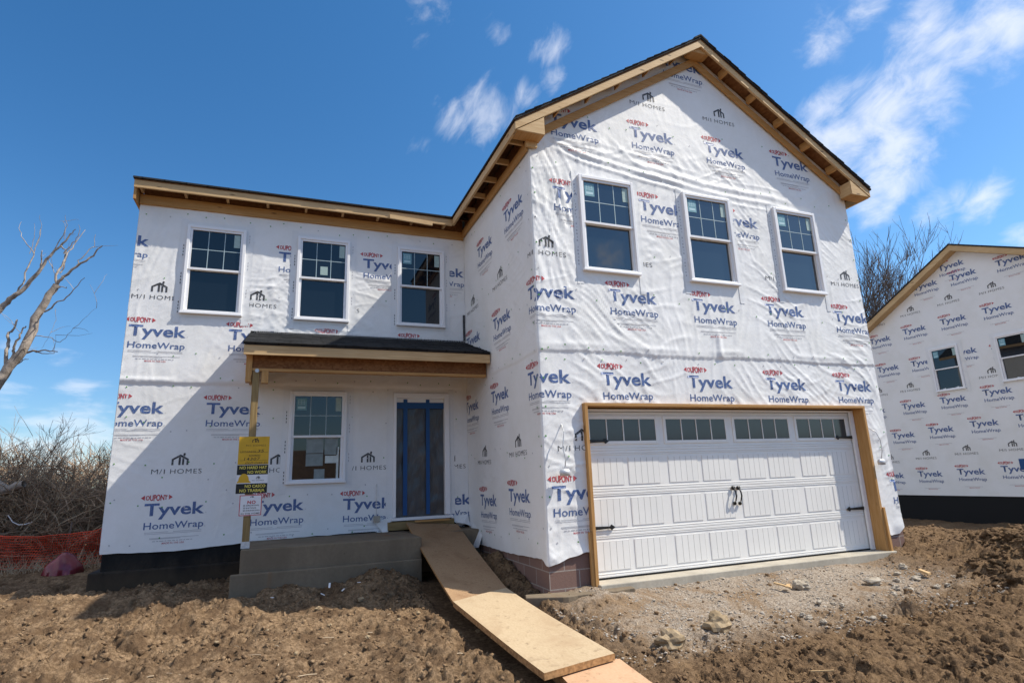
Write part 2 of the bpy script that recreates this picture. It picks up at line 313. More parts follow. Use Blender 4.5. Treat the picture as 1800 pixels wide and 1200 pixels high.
# ------------------------------------------------------------------ mesh helpers
def finish(o, label=None, cat=None, group=None, kind=None):
    if label: o['label'] = label
    if cat: o['category'] = cat
    if group: o['group'] = group
    if kind: o['kind'] = kind
    return o
def empty(name, loc=(0, 0, 0), label=None, cat=None, group=None):
    o = bpy.data.objects.new(name, None); COL.objects.link(o); o.location = loc; o.empty_display_size = .2
    return finish(o, label, cat, group)
def link(name, me, parent=None):
    o = bpy.data.objects.new(name, me); COL.objects.link(o)
    if parent is not None:
        o.parent = parent
        p = parent; off = Vector((0, 0, 0))
        while p is not None: off += Vector(p.location); p = p.parent
        o.location = -off        # every mesh is written in world coordinates
    return o
def np_mesh(name, verts, faces, mats, mi=None, smooth=False):
    """faces: (n,k) int array"""
    verts = np.asarray(verts, np.float32); faces = np.asarray(faces, np.int32)
    me = bpy.data.meshes.new(name); n, k = faces.shape
    me.vertices.add(len(verts)); me.vertices.foreach_set('co', verts.ravel())
    me.loops.add(n*k); me.loops.foreach_set('vertex_index', faces.ravel())
    me.polygons.add(n); me.polygons.foreach_set('loop_start', np.arange(0, n*k, k, dtype=np.int32)); me.polygons.foreach_set('loop_total', np.full(n, k, np.int32))
    for m in mats: me.materials.append(m)
    if mi is not None: me.polygons.foreach_set('material_index', np.asarray(mi, np.int32))
    me.polygons.foreach_set('use_smooth', np.full(n, smooth, bool))
    me.update(calc_edges=True); me.validate(); return me
ID = lambda a, d, z: (a, d, z)
class MB:
    """collects solids; T maps local coordinates to world"""
    def __init__(s, T=ID): s.v = []; s.f = []; s.m = []; s.mats = []; s.T = T
    def mat(s, m):
        if m not in s.mats: s.mats.append(m)
        return s.mats.index(m)
    def raw(s, pts, faces, m):
        b = len(s.v); s.v += [tuple(s.T(*p)) for p in pts]; k = s.mat(m)
        for f in faces: s.f.append([b+i for i in f]); s.m.append(k)
    def box(s, x0, x1, y0, y1, z0, z1, m):
        s.raw([(x0, y0, z0), (x1, y0, z0), (x1, y1, z0), (x0, y1, z0), (x0, y0, z1), (x1, y0, z1), (x1, y1, z1), (x0, y1, z1)],
              [(0, 3, 2, 1), (4, 5, 6, 7), (0, 1, 5, 4), (1, 2, 6, 5), (2, 3, 7, 6), (3, 0, 4, 7)], m)
    def hexa(s, b4, t4, m):
        s.raw(list(b4)+list(t4), [(0, 3, 2, 1), (4, 5, 6, 7), (0, 1, 5, 4), (1, 2, 6, 5), (2, 3, 7, 6), (3, 0, 4, 7)], m)
    def prism(s, poly, axis, a, b, m):
        n = len(poly); mk = {'y': lambda p, t: (p[0], t, p[1]), 'x': lambda p, t: (t, p[0], p[1]), 'z': lambda p, t: (p[0], p[1], t)}[axis]
        s.raw([mk(p, a) for p in poly]+[mk(p, b) for p in poly], [tuple(range(n))[::-1], tuple(range(n, 2*n))]+[(i, (i+1) % n, n+(i+1) % n, n+i) for i in range(n)], m)
    def ring(s, x0, x1, z0, z1, wd, y0, y1, m):
        s.box(x0, x0+wd, y0, y1, z0, z1, m); s.box(x1-wd, x1, y0, y1, z0, z1, m)
        s.box(x0+wd, x1-wd, y0, y1, z1-wd, z1, m); s.box(x0+wd, x1-wd, y0, y1, z0, z0+wd, m)
    def tube(s, pts, rad, m, k=6):
        pts = [np.array(p, float) for p in pts]; n = len(pts); ring = []
        if np.isscalar(rad): rad = [rad]*n
        for i, p in enumerate(pts):
            d = pts[min(i+1, n-1)]-pts[max(i-1, 0)]; d = d/(np.linalg.norm(d)+1e-9)
            a = np.cross(d, (0, 0, 1) if abs(d[2]) < .9 else (1, 0, 0)); a /= np.linalg.norm(a); b = np.cross(d, a)
            ring += [tuple(p+rad[i]*(math.cos(2*math.pi*j/k)*a+math.sin(2*math.pi*j/k)*b)) for j in range(k)]
        F = [(i*k+j, i*k+(j+1) % k, (i+1)*k+(j+1) % k, (i+1)*k+j) for i in range(n-1) for j in range(k)]
        F += [tuple(range(k))[::-1], tuple(range((n-1)*k, n*k))]
        s.raw(ring, F, m)
    def disc(s, c, r, y0, y1, m, k=16):
        s.prism([(c[0]+r*math.cos(2*math.pi*i/k), c[1]+r*math.sin(2*math.pi*i/k)) for i in range(k)], 'y', y0, y1, m)
    def build(s, name, parent=None, smooth=False, bevel=0.0):
        me = bpy.data.meshes.new(name); me.from_pydata(s.v, [], s.f)
        for m in s.mats: me.materials.append(m)
        me.polygons.foreach_set('material_index', s.m)
        bm = bmesh.new(); bm.from_mesh(me); bmesh.ops.recalc_face_normals(bm, faces=bm.faces); bm.to_mesh(me); bm.free()
        me.polygons.foreach_set('use_smooth', [smooth]*len(me.polygons)); me.update()
        o = link(name, me, parent)
        if bevel:
            md = o.modifiers.new('bevel', 'BEVEL'); md.width = bevel; md.segments = 2; md.limit_method = 'ANGLE'
        return o
def hash2(i, j, seed):
    h = (i.astype(np.int64)*374761393+j.astype(np.int64)*668265263+seed*974634777) & 0xffffffff
    h = ((h ^ (h >> 13))*1274126177) & 0xffffffff
    return (h ^ (h >> 16)) & 0xffff
def pnoise(x, y, seed=0):
    xi = np.floor(x); yi = np.floor(y); xf = x-xi; yf = y-yi
    u = xf*xf*xf*(xf*(xf*6-15)+10); v = yf*yf*yf*(yf*(yf*6-15)+10)
    def g(dx, dy):
        a = hash2(xi+dx, yi+dy, seed)*(2*math.pi/65536.); return np.cos(a)*(xf-dx)+np.sin(a)*(yf-dy)
    a = g(0, 0)*(1-u)+g(1, 0)*u; b = g(0, 1)*(1-u)+g(1, 1)*u
    return (a*(1-v)+b*v)*1.5
def fbm(x, y, seed=0, oc=4, gain=.5):
    r = 0; a = 1.0
    for i in range(oc): r = r+a*pnoise(x*2**i, y*2**i, seed+i*17); a *= gain
    return r
def sstep(a, b, x):
    t = np.clip((x-a)/(b-a), 0, 1); return t*t*(3-2*t)

# ------------------------------------------------------------------ the building's measures
W, D, L = 6.108, 3.199, 5.303                       # garage width, its projection, wing length
RIDGE_X, RIDGE_Z, EAVE_X, EAVE_Z = 3.054, 8.15, -.31, 5.95
SL = (RIDGE_Z-EAVE_Z)/(RIDGE_X-EAVE_X)
OH = .285                                            # front overhang
GWIN = [(.7306, 5.4105), (2.5292, 5.4105), (4.3412, 5.4105)]; GW, GH = .904, 1.442
WWIN = [(-4.6147, 5.3486), (-2.9566, 5.3486), (-1.2713, 5.3486)]; WW, WH = .858, 1.459
LWIN = (-2.9607, 2.691); LW, LH = .881, 1.441
DOOR = (.572, 5.622, -.10, 2.1235)                   # garage door trim outside
FD = (-1.315, -.350, .655, 2.69)                     # front door jamb outside

# ------------------------------------------------------------------ ground
def ground_z(x, y):
    zw = np.interp(y, [-60, -7, -4, -1.8, .5, 2., 3.2, 8, 60], [-.8, -.62, -.50, -.40, -.235, -.10, -.06, -.12, -.4])
    zg = np.interp(y, [-60, -7, -4, -1.8, -.1, .3, 3, 60], [-.8, -.62, -.50, -.38, -.155, -.10, .06, -.1])
    t = sstep(-.5, .7, x); z = zw*(1-t)+zg*t
    t = sstep(5.0, 7.0, x); zr = np.interp(y, [-60, -7, -3, -1, 1, 60], [-.8, -.45, -.30, -.02, .06, .0]); z = z*(1-t)+zr*t
    t = sstep(7.5, 12.5, x)*sstep(-2.5, .5, y); z = z*(1-t)-.56*t
    # side of the garage: soil banked up between ramp and wall
    z = z+.26*np.exp(-((x-.0)/.42)**2-((y-1.7)/1.1)**2)*(1-sstep(-.02, .02, x))+.10*np.exp(-((x-.15)/.60)**2-((y+.22)/.42)**2)
    return z
def crumbs(x, y, cell, seed, fill=.8, flat=.75):
    """packed round clods, one to a cell"""
    xi = np.floor(x/cell); yi = np.floor(y/cell); h = np.zeros_like(x)
    for dx in (-1, 0, 1):
        for dy in (-1, 0, 1):
            a, c = xi+dx, yi+dy; r1 = hash2(a, c, seed)/65536.; r2 = hash2(a, c, seed+1)/65536.; r3 = hash2(a, c, seed+2)/65536.
            rad = cell*np.where(r3 < fill, .28+.42*(r3/fill)**2, 0.0); d2 = (x-(a+.15+.7*r1)*cell)**2+(y-(c+.15+.7*r2)*cell)**2
            h = np.maximum(h, flat*np.sqrt(np.clip(rad*rad-d2, 0, None)))
    return h
def ground_full(x, y, detail=True):
    z = ground_z(x, y)
    mound = lambda cx, cy, h, sx, sy: h*np.exp(-((x-cx)/sx)**2-((y-cy)/sy)**2)
    z = z+mound(6.5, -1.45, .24, .75, .45)+mound(7.8, -1.0, .24, .9, .55)+mound(9.6, -.2, .22, 1.0, .6)+mound(5.0, -2.1, .10, .7, .4)
    z = z+5.5*sstep(-38, -46, y)  # earth bank added out of view, darkens the horizon mirrored in the windows
    z = z+mound(-2.9, 1.75, .13, .30, .22)+mound(-1.75, 1.55, .26, .55, .35)+mound(-4.8, 2.3, .10, .8, .35)+mound(-6.0, 2.2, .10, .8, .4)
    z = z+mound(3.0, -.38, .06, .25, .15)+mound(3.6, -.45, .07, .4, .15)
    if not detail: return z
    smooth = sstep(-.2, .7, x)*(1-sstep(4.6, 6.2, x))*sstep(-2.0, -1.3, y-.06*x)*(1-sstep(.2, .5, y))
    far = 1-sstep(12, 40, np.hypot(x, y))
    amp = (1-.82*smooth)*far
    # trodden flat under the plank walk
    xl = np.interp(y, [-3.6, -1.8, .0, 3.0], [-1.0, -.98, -1.18, -1.12]); xr = np.interp(y, [-3.6, -1.8, .2, 3.0], [-.30, -.22, -.38, -.28])
    walk = sstep(xl-.16, xl-.02, x)*(1-sstep(xr+.02, xr+.16, x))*sstep(-3.7, -3.5, y); amp = amp*(1-walk); z = z-.07*walk
    rightside = sstep(1.0, 6.0, x)
    a = fbm(x*1.1, y*1.1, 3, 3)
    b = fbm(x*3.1+.3*a, y*3.1, 9, 3)
    lump = 1-np.abs(fbm(x*5.5+.4*b, y*5.5, 21, 3, .55))*1.6
    lump2 = 1-np.abs(fbm(x*13+.5*b, y*13, 33, 2, .6))*1.6
    pits = -sstep(.30, .62, fbm(x*4.2, y*5.0, 51, 3, .6))
    z = z+amp*(.045*a+.022*b+(.010+.012*rightside)*lump+.060*pits-.03)
    wx = x+.03*b; wy = y+.03*a; near = 1-sstep(7, 11, np.hypot(x+1, y+2)); cov = sstep(-.45, .25, a+.35*b); patch = .40+.60*sstep(-.30, .15, fbm(x*.55+3, y*.75, 441, 3))
    z = z+amp*near*patch*np.maximum(crumbs(wx, wy, .21, 401, .40, .75)*(.35+.65*cov), np.maximum(crumbs(wx, wy, .11, 411, .65, 1.05)*cov, crumbs(wx, wy, .060, 421, .85, 1.15)))*(1+.35*fbm(x*30, y*30, 431, 2))
    z = z+(1-amp)*far*(.006*fbm(x*9, y*9, 61, 3, .6)+.012*a)
    # two tracks pressed into the packed soil
    z = z-.03*smooth*np.exp(-((y+1.25-.22*np.sin(x*1.2))/.07)**2)
    return z
def graded(segs):
    out = [segs[0][0]]
    for a, b, st in segs:
        n = max(1, int(round((b-a)/st))); out += list(np.linspace(a, b, n+1)[1:])
    return np.array(out)
gx = graded([(-900, -200, 100), (-200, -60, 20), (-60, -24, 4), (-24, -12, .5), (-12, -7.5, .07), (-7.5, -5.0, .025), (-5.0, 4.5, .0165), (4.5, 9, .04), (9, 14, .09), (14, 26, .5), (26, 60, 4), (60, 200, 20), (200, 900, 100)])
gy = graded([(-300, -60, 60), (-60, -20, 8), (-20, -6, 1), (-6, -4.2, .12), (-4.2, -.6, .0165), (-.6, 1.6, .025), (1.6, 3.2, .04), (3.2, 9, .09), (9, 20, .5), (20, 60, 4), (60, 200, 20), (200, 1500, 130)])
GX, GY = np.meshgrid(gx, gy); GZ = ground_full(GX, GY)
nx, ny = len(gx), len(gy); idx = np.arange(nx*ny).reshape(ny, nx)
F = np.stack([idx[:-1, :-1], idx[:-1, 1:], idx[1:, 1:], idx[1:, :-1]], -1).reshape(-1, 4)
go = link('ground', np_mesh('ground', np.stack([GX, GY, GZ], -1).reshape(-1, 3), F, [M['soil']], smooth=True)); go['kind'] = 'structure'
def gz(x, y): return float(ground_full(np.array([x]), np.array([y]), False)[0])

def ico(sub):
    bm = bmesh.new(); bmesh.ops.create_icosphere(bm, subdivisions=sub, radius=1.0)
    v = np.array([tuple(p.co) for p in bm.verts]); f = np.array([[q.index for q in t.verts] for t in bm.faces]); bm.free(); return v, f
ICO1, ICO2, ICO3 = ico(1), ico(2), ico(3)
def lumpy(base, seed, rough=.35, freq=1.3):
    v = base[0]; n = fbm(v[:, 0]*freq+seed*3.1, v[:, 1]*freq+v[:, 2]*1.7*freq, seed, 3, .6)+fbm(v[:, 2]*freq-seed, v[:, 0]*freq+.5, seed+5, 2)
    return v*(1+rough*n)[:, None]
def scatter(name, pts, sizes, base, mat, nvar, rough, squash, smooth=False, sink=.3):
    var = [lumpy(base, 100+i, rough) for i in range(nvar)]; V = []; Fs = []; nb = len(base[0])
    for i, ((x, y, z), s) in enumerate(zip(pts, sizes)):
        a = RS.rand()*6.283; c, sn = math.cos(a), math.sin(a); v = var[i % nvar]*s*np.array([1, .75+.4*RS.rand(), squash*(.7+.6*RS.rand())])
        t = (RS.rand()-.5)*.8; v = np.stack([v[:, 0]*c-v[:, 1]*sn, v[:, 0]*sn+v[:, 1]*c, v[:, 2]+t*v[:, 0]*.5], -1)
        V.append(v+np.array([x, y, z+s*squash*(.5-sink)])); Fs.append(base[1]+i*nb)
    return link(name, np_mesh(name, np.concatenate(V), np.concatenate(Fs), [mat], smooth=smooth))
def blocked(x, y):
    b = (x > -5.45)&(x < 0)&(y > 3.12)
    b |= (x > -3.6)&(x < -1.1)&(y > 1.78)
    b |= (x > -.03)&(x < W+.05)&(y > -.16)
    # under the plank walk
    xl = np.interp(y, [-3.5, -1.8, .0, 3.0], [-1.0, -1.0, -1.20, -1.12]); xr = np.interp(y, [-3.5, -1.8, .2, 3.0], [-.30, -.22, -.36, -.28])
    b |= (x > xl-.02)&(x < xr+.02)&(y > -3.4)
    return b
def pts_in(n, x0, x1, y0, y1, ypow=1.0):
    x = x0+(x1-x0)*RS.rand(n); y = y0+(y1-y0)*RS.rand(n)**ypow; k = ~blocked(x, y); return x[k], y[k]
# clods of turned soil: nobody could count them
x, y = pts_in(30000, -8.5, 8.5, -4.4, 3.0, 1.15)
gm = sstep(-.1, .8, x)*(1-sstep(4.4, 6.0, x))*sstep(-2.0, -1.2, y)
clump = fbm(x*1.7, y*1.7, 77, 3)
k = (RS.rand(len(x)) > .93*gm)&(clump+RS.rand(len(x))*.9 > .15); x, y = x[k], y[k]
s = .007+.022*RS.rand(len(x))**3+.016*(RS.rand(len(x)) < .02)
z = ground_full(x, y)
finish(scatter('soil_clods', np.stack([x, y, z], -1), s, ICO1, M['clod'], 10, .6, .8, True, .25), kind='stuff')
T0 = []
for k in range(150):
    x0_, y0_ = -7.5+14*RS.rand(), -4.1+4.6*RS.rand()
    if blocked(np.array([x0_]), np.array([y0_]))[0]: continue
    z0_ = float(ground_full(np.array([x0_]), np.array([y0_]))[0]); T0.append((x0_, y0_, z0_+.012, RS.rand()*6.28, .03+.09*RS.rand()**2, .0018+.003*RS.rand()))
xm = np.concatenate([6.3+.9*RS.randn(560), 7.8+.9*RS.randn(300)]); ym = np.concatenate([-1.5+.45*RS.randn(560), -1.0+.5*RS.randn(300)])
k = ~blocked(xm, ym)&(ym < 1.6)&(xm < 11)&((xm+3)/(ym+6.7) > 1.50+.16*RS.rand(len(xm))); xm, ym = xm[k], ym[k]; sm = .018+.065*RS.rand(len(xm))**3
finish(scatter('turned_soil_lumps', np.stack([xm, ym, ground_full(xm, ym)], -1), sm, ICO3, M['lump'], 8, .55, .75, True, .3), kind='stuff')
x, y = pts_in(7000, -.2, 5.4, -2.0, -.14)
k = fbm(x*1.3, y*1.6, 41, 3)+.55*RS.rand(len(x)) > .22; x, y = x[k], y[k]
s = .005+.010*RS.rand(len(x))**2+.012*(RS.rand(len(x)) < .04)
finish(scatter('gravel', np.stack([x, y, ground_full(x, y)], -1), s, ICO1, M['gravel'], 6, .35, .65, False, .2), kind='stuff')

# ------------------------------------------------------------------ house wrap: sheets with printing
def font_mesh(body, bold=0.0, spacing=1.0):
    cu = bpy.data.curves.new('t', 'FONT'); cu.body = body; cu.offset = bold; cu.space_character = spacing; cu.resolution_u = 3
    ob = bpy.data.objects.new('t', cu); COL.objects.link(ob); bpy.context.view_layer.update()
    me = bpy.data.meshes.new_from_object(ob); v = np.array([tuple(p.co) for p in me.vertices])[:, :2]; f = [list(p.vertices) for p in me.polygons]
    bpy.data.objects.remove(ob); bpy.data.meshes.remove(me); return v, f
def fit(body, bold, spacing, x0, wd, z0, cap, capref='T'):
    """text placed with its left edge, width, baseline and capital height"""
    v, f = font_mesh(body, bold, spacing); c, _ = font_mesh(capref, bold); h = c[:, 1].max()
    v = v.copy(); v[:, 0] = (v[:, 0]-v[:, 0].min())/(v[:, 0].max()-v[:, 0].min())*wd+x0; v[:, 1] = (v[:, 1])/h*cap+z0
    return v, f
class Print:
    def __init__(s): s.v = np.zeros((0, 2)); s.f = []; s.m = []
    def add(s, vf, m): b = len(s.v); s.v = np.concatenate([s.v, vf[0]]); s.f += [[b+i for i in q] for q in vf[1]]; s.m += [m]*len(vf[1])
    def poly(s, p, m): s.add((np.array(p, float), [list(range(len(p)))]), m)
    def rect(s, x0, x1, z0, z1, m): s.poly([(x0, z0), (x1, z0), (x1, z1), (x0, z1)], m)
    def diced(s, step, clip=None):
        bm = bmesh.new(); vs = [bm.verts.new((p[0], p[1], 0)) for p in s.v]
        for q, m in zip(s.f, s.m):
            try: bm.faces.new([vs[i] for i in q]).material_index = m
            except ValueError: pass
        if step:
            for ax in (0, 1):
                lo, hi = s.v[:, ax].min(), s.v[:, ax].max()
                for c in np.arange(math.ceil(lo/step)*step, hi, step):
                    bmesh.ops.bisect_plane(bm, geom=bm.verts[:]+bm.edges[:]+bm.faces[:], plane_co=[c if ax == 0 else 0, c if ax else 0, 0], plane_no=[1-ax, ax, 0])
        bmesh.ops.triangulate(bm, faces=bm.faces[:])
        bm.verts.index_update(); v = np.array([(p.co.x, p.co.y) for p in bm.verts]); f = np.array([[q.index for q in t.verts] for t in bm.faces]); m = np.array([t.material_index for t in bm.faces]); bm.free()
        return v, f, m
INKS = ['wrap', 'ink_blue', 'ink_red', 'ink_black', 'ink_grey', 'cap']
def icon(P, x, z, wd, h, m):
    for q in ([(0, 0), (.12, 0), (.12, .42), (.5, .70), (.5, .88), (0, .50)], [(.5, .88), (.5, .70), (.88, .42), (.88, 0), (1, 0), (1, .50)],
              [(.41, 0), (.54, 0), (.54, .70), (.41, .63)], [(.62, 0), (.74, 0), (.74, .50), (.62, .60)], [(.64, .80), (.76, .71), (.80, .97), (.68, 1.0)]):
        P.poly([(x+wd*(a-.5), z+h*b) for a, b in q], m)
def make_prints(step, small=True):
    A = Print()
    A.add(fit('Tyvek', .022, 1.0, -.385, .765, -.083, .166), 1)
    A.add(fit('HomeWrap', .008, 1.02, -.375, .755, -.272, .094), 1)
    v, f = fit('DUPONT', .03, .95, -.375, .27, .128, .072); cx = -.24
    v[:, 1] = .164+(v[:, 1]-.164)*(1.18-.5*((v[:, 0]-cx)/.135)**2); A.add((v, f), 2)
    for sg in (-1, 1): A.poly([(cx+sg*.150, .200), (cx+sg*.198, .164), (cx+sg*.150, .128)] if sg > 0 else [(cx-.150, .128), (cx-.198, .164), (cx-.150, .200)], 2)
    for z, a, b in () if not small else ((-.318, -.36, -.06), (-.318, .0, .36), (-.338, -.36, .36), (-.398, -.29, .33), (-.41, -.29, .10)): A.rect(a, b, z, z+.006, 4)
    x = -.25
    while x < .24: d = .02+.05*random.random(); A.rect(x, min(x+d, .26), -.443, -.433, 4); x += d+.012
    A.add(fit('MADE IN THE USA', .004, 1.0, -.13, .28, -.482, .024), 2)
    A.add(fit('o', .0, 1.0, .395, .016, -.083, .02), 4); A.add(fit('o', .0, 1.0, .392, .016, -.272, .02), 4)
    B = Print(); icon(B, .03, .09, .22, .175, 3)
    B.add(fit('M', -.008, 1, -.325, .085, -.033, .066), 3); B.add(fit('I', -.004, 1, -.165, .012, -.033, .066), 3)
    B.poly([(-.222, -.033), (-.214, -.033), (-.190, .033), (-.198, .033)], 3)
    B.add(fit('HOMES', -.008, 1.14, -.085, .41, -.033, .066), 3)
    return A.diced(step), B.diced(step)
PRINT_FINE = make_prints(.035); PRINT_FLAT = make_prints(None, False)

class Sheet:
    """a wall covering in unrolled coordinates (u along the wall, v up)"""
    def __init__(s, base, disp, umin, umax, holes): s.base = base; s.disp = disp; s.umin = umin; s.umax = umax; s.holes = holes; s.top = lambda u: 99.; s.V = []; s.F = []; s.M = []; s.n = 0
    def pos(s, u, v, off): p, n = s.base(u, v); return p+n*(s.disp(u, v)+off)[:, None]
    def push(s, V, F, m): s.V.append(V); s.F.append(F+s.n); s.M.append(np.full(len(F), m) if np.isscalar(m) else m); s.n += len(V)
    def inside(s, u, v, e):
        k = np.zeros(len(u), bool)
        for (a, b, c, d) in s.holes: k |= (u > a+e)&(u < b-e)&(v > c+e)&(v < d-e)
        return k
    def grid(s, us, vb, vt, nv):
        U = np.repeat(us[None, :], nv, 0); t = np.linspace(0, 1, nv)[:, None]; Vv = vb(us)[None, :]*(1-t)+vt(us)[None, :]*t
        nu = len(us); u, v = U.ravel(), Vv.ravel(); P = s.pos(u, v, np.zeros(len(u)))
        ix = np.arange(nu*nv).reshape(nv, nu); Q = np.stack([ix[:-1, :-1], ix[:-1, 1:], ix[1:, 1:], ix[1:, :-1]], -1).reshape(-1, 4)
        k = ~s.inside(u[Q].mean(1), v[Q].mean(1), .03); Q = Q[k]
        s.push(P, np.concatenate([Q[:, [0, 1, 2]], Q[:, [0, 2, 3]]]), 0)
    def prt(s, which, u, v, sc=1.0, rot=0.0, fine=True, off=.0028, vlo=-9):
        T = (PRINT_FINE if fine else PRINT_FLAT)[which]; c, sn = math.cos(rot)*sc, math.sin(rot)*sc
        x = T[0][:, 0]*c-T[0][:, 1]*sn+u; y = T[0][:, 0]*sn+T[0][:, 1]*c+v; F = T[1]; uc, vc = x[F].mean(1), y[F].mean(1)
        k = (uc > s.umin)&(uc < s.umax)&~s.inside(uc, vc, .02)&(vc > vlo)&(vc < s.top(uc)); F = F[k]; m = T[2][k]
        x = np.clip(x, s.umin, s.umax)
        s.push(s.pos(x, y, np.full(len(x), off)), F, m)
    def strip(s, u0, u1, v0, v1, m, off=.005, st=.03):
        a = np.linspace(u0, u1, max(2, int((u1-u0)/st)+1)); b = np.linspace(v0, v1, max(2, int((v1-v0)/st)+1)); U, V = np.meshgrid(a, b); ix = np.arange(U.size).reshape(U.shape)
        Q = np.stack([ix[:-1, :-1], ix[:-1, 1:], ix[1:, 1:], ix[1:, :-1]], -1).reshape(-1, 4)
        s.push(s.pos(U.ravel(), V.ravel(), np.full(U.size, off)), np.concatenate([Q[:, [0, 1, 2]], Q[:, [0, 2, 3]]]), m)
    def dot(s, u, v, r=.011):
        r *= 1.25
        a = np.arange(6)*math.pi/3; x = np.r_[u, u+r*np.cos(a)]; y = np.r_[v, v+r*np.sin(a)]
        if s.inside(np.array([u]), np.array([v]), -.06)[0] or not s.umin < u < s.umax: return
        s.push(s.pos(x, y, np.full(7, .005)), np.array([[0, 1+i, 1+(i+1) % 6] for i in range(6)]), 5 if random.random() < .6 else 4)
    def build(s, name, parent):
        mats = [M[k] for k in INKS]+[M['tape']]
        return link(name, np_mesh(name, np.concatenate(s.V), np.concatenate(s.F), mats, np.concatenate(s.M), True), parent)
def ridges(u, v, ang, lw, la, seed, sharp=3.0):
    c, sn = math.cos(ang), math.sin(ang); a = u*c+v*sn; b = -u*sn+v*c
    wv = .25*pnoise(u*.9, v*.9, seed+7)
    n = pnoise(a/la, (b+wv)/lw, seed); return np.clip(1-np.abs(n)*(sharp+.8), 0, 1)**1.6
def wrinkle(u, v, seed, k=1.0):
    m = sstep(-.25, .45, fbm(u*.55, v*.55, seed+50, 2)); m2 = sstep(-.2, .5, fbm(u*.7+5, v*.7, seed+60, 2))
    d = .0075*fbm(u*1.1, v*1.1, seed, 2)+.0020*fbm(u*4.2, v*3.6, seed+3, 3, .55)
    d = d+.010*m*ridges(u, v, -.62, .20, 1.4, seed+11)+.009*m2*ridges(u, v, .45, .22, 1.2, seed+12)+.006*(1-m)*ridges(u, v, 1.45, .26, 1.8, seed+13)+.005*m2*ridges(u, v, -1.1, .11, .8, seed+14)+.0035*m*ridges(u, v, -.25, .06, .5, seed+15)+.0035*(1-m2)*ridges(u, v, .9, .07, .45, seed+16)
    return d*k*.85
def damp(u, v, wins, w, h):
    k = np.ones_like(u)
    for (x, zt) in wins:
        dx = np.maximum(np.maximum(x-u, u-(x+w)), 0); dz = np.maximum(np.maximum((zt-h)-v, v-zt), 0); k = np.minimum(k, .35+.65*sstep(0, .16, np.hypot(dx, dz)))
    return k
def base_g(u, v):
    t = sstep(-.05, .05, u); z0 = np.zeros_like(u)
    p = np.stack([np.where(u < 0, -.012, u), np.where(u < 0, -u, -.012), v], -1); n = np.stack([-(1-t), -t, z0], -1); n /= np.linalg.norm(n, axis=1)[:, None]
    return p, n
def disp_g(u, v):
    front = sstep(-.05, .05, u)
    d = wrinkle(u, v, 5, 1.0)*(.40+.60*front)*(1-.65*sstep(5.85, 6.25, v))*damp(u, v, GWIN, GW, GH)
    wob = .05*pnoise(u*1.1, v*.4, 91); sag = -.42*np.exp(-u/.75)+.05*u-.05
    vv = v+sag+wob
    d = d+front*.012*np.exp(-((u-.55)/.40)**2-((v-4.95)/.5)**2)*ridges(u, v, -1.25, .14, 1.5, 190)+front*.010*np.exp(-((u-3.75)/.35)**2-((v-4.9)/.5)**2)*ridges(u, v, -.95, .10, 1.0, 191)
    for c, a, s in ((5.62, .024, .036), (5.50, .014, .022), (5.75, .015, .045), (5.90, .006, .02)): d = d+front*a*np.exp(-((vv-c)/s)**2)*sstep(.05, .8, u)*(1-.75*sstep(3.9, 5.0, u))*(.45+.55*sstep(-.3, .3, pnoise(u*1.1, c*3, 92)))
    d = d+front*.010*ridges(u, v, -.75, .12, 1.5, 95)*np.exp(-((u-1.0)/.8)**2-((v-3.35)/.55)**2)+front*.011*ridges(u, v, -1.2, .16, 1.6, 97)*np.exp(-((u-.35)/.35)**2)*sstep(3.2, 4, v)
    seam = 2.80+.012*np.sin(u*2.1)+.01*pnoise(u*2, v*0, 93)
    lap = sstep(seam-.005, seam+.012, v)*(1-sstep(seam+.02, seam+.75, v)); d = d+lap*.014*(.55+.45*front)
    d = d+front*.010*np.exp(-((v-seam-.10)/.035)**2)*sstep(-.2, .4, pnoise(u*.9, 3.0+0*u, 94))
    d = d+front*.02*np.exp(-((u-2.92)/.05)**2)*sstep(2.78, 2.84, v)*(1-sstep(3.1, 3.3, v))
    d = d+front*.030*(1-sstep(.24, .46, v))*(.5+.5*pnoise(u*4, v*5, 98))+.02*(1-front)*(1-sstep(.3, .6, v))*(.6+.4*pnoise(u*3, v*3, 99))
    return np.clip(d, -.008, .06)
holes_g = [(x, x+GW, zt-GH, zt) for x, zt in GWIN]+[(DOOR[0]+.03-.03, DOOR[1]+.0, -1, DOOR[3]+.0)]
SG = Sheet(base_g, disp_g, -D+.02, W, holes_g)
ug = np.r_[np.linspace(-D+.02, -.06, 105), np.linspace(-.05, .05, 9), np.linspace(.06, W, 262)]
def vb_g(u):
    r = .012*pnoise(u*6, u*0, 70)
    return np.interp(u, [-D, -2.95, -2.75, -2.5, -1.2, -.15, 0, .25, .5, .6, 5.5, 5.66, 5.8, 6.0, W], [.42, .36, .16, .20, .20, .24, .17, .24, .30, .30, .22, .18, .13, .15, .24])+r
def vt_g(u): return np.where(u < 0, 5.86, EAVE_Z+.30*SL-.07+SL*np.minimum(np.maximum(u, 0), W-u))
SG.grid(ug, vb_g, vt_g, 330); SG.top = lambda u: vt_g(u)-.02
FR = 'f'; SI = 's'
def gu(q, wall):
    if wall == 's': p = at_x(q[0], q[1], 0); return -p[1], p[2]
    p = at_y(q[0], q[1], 0); return p[0], p[2]
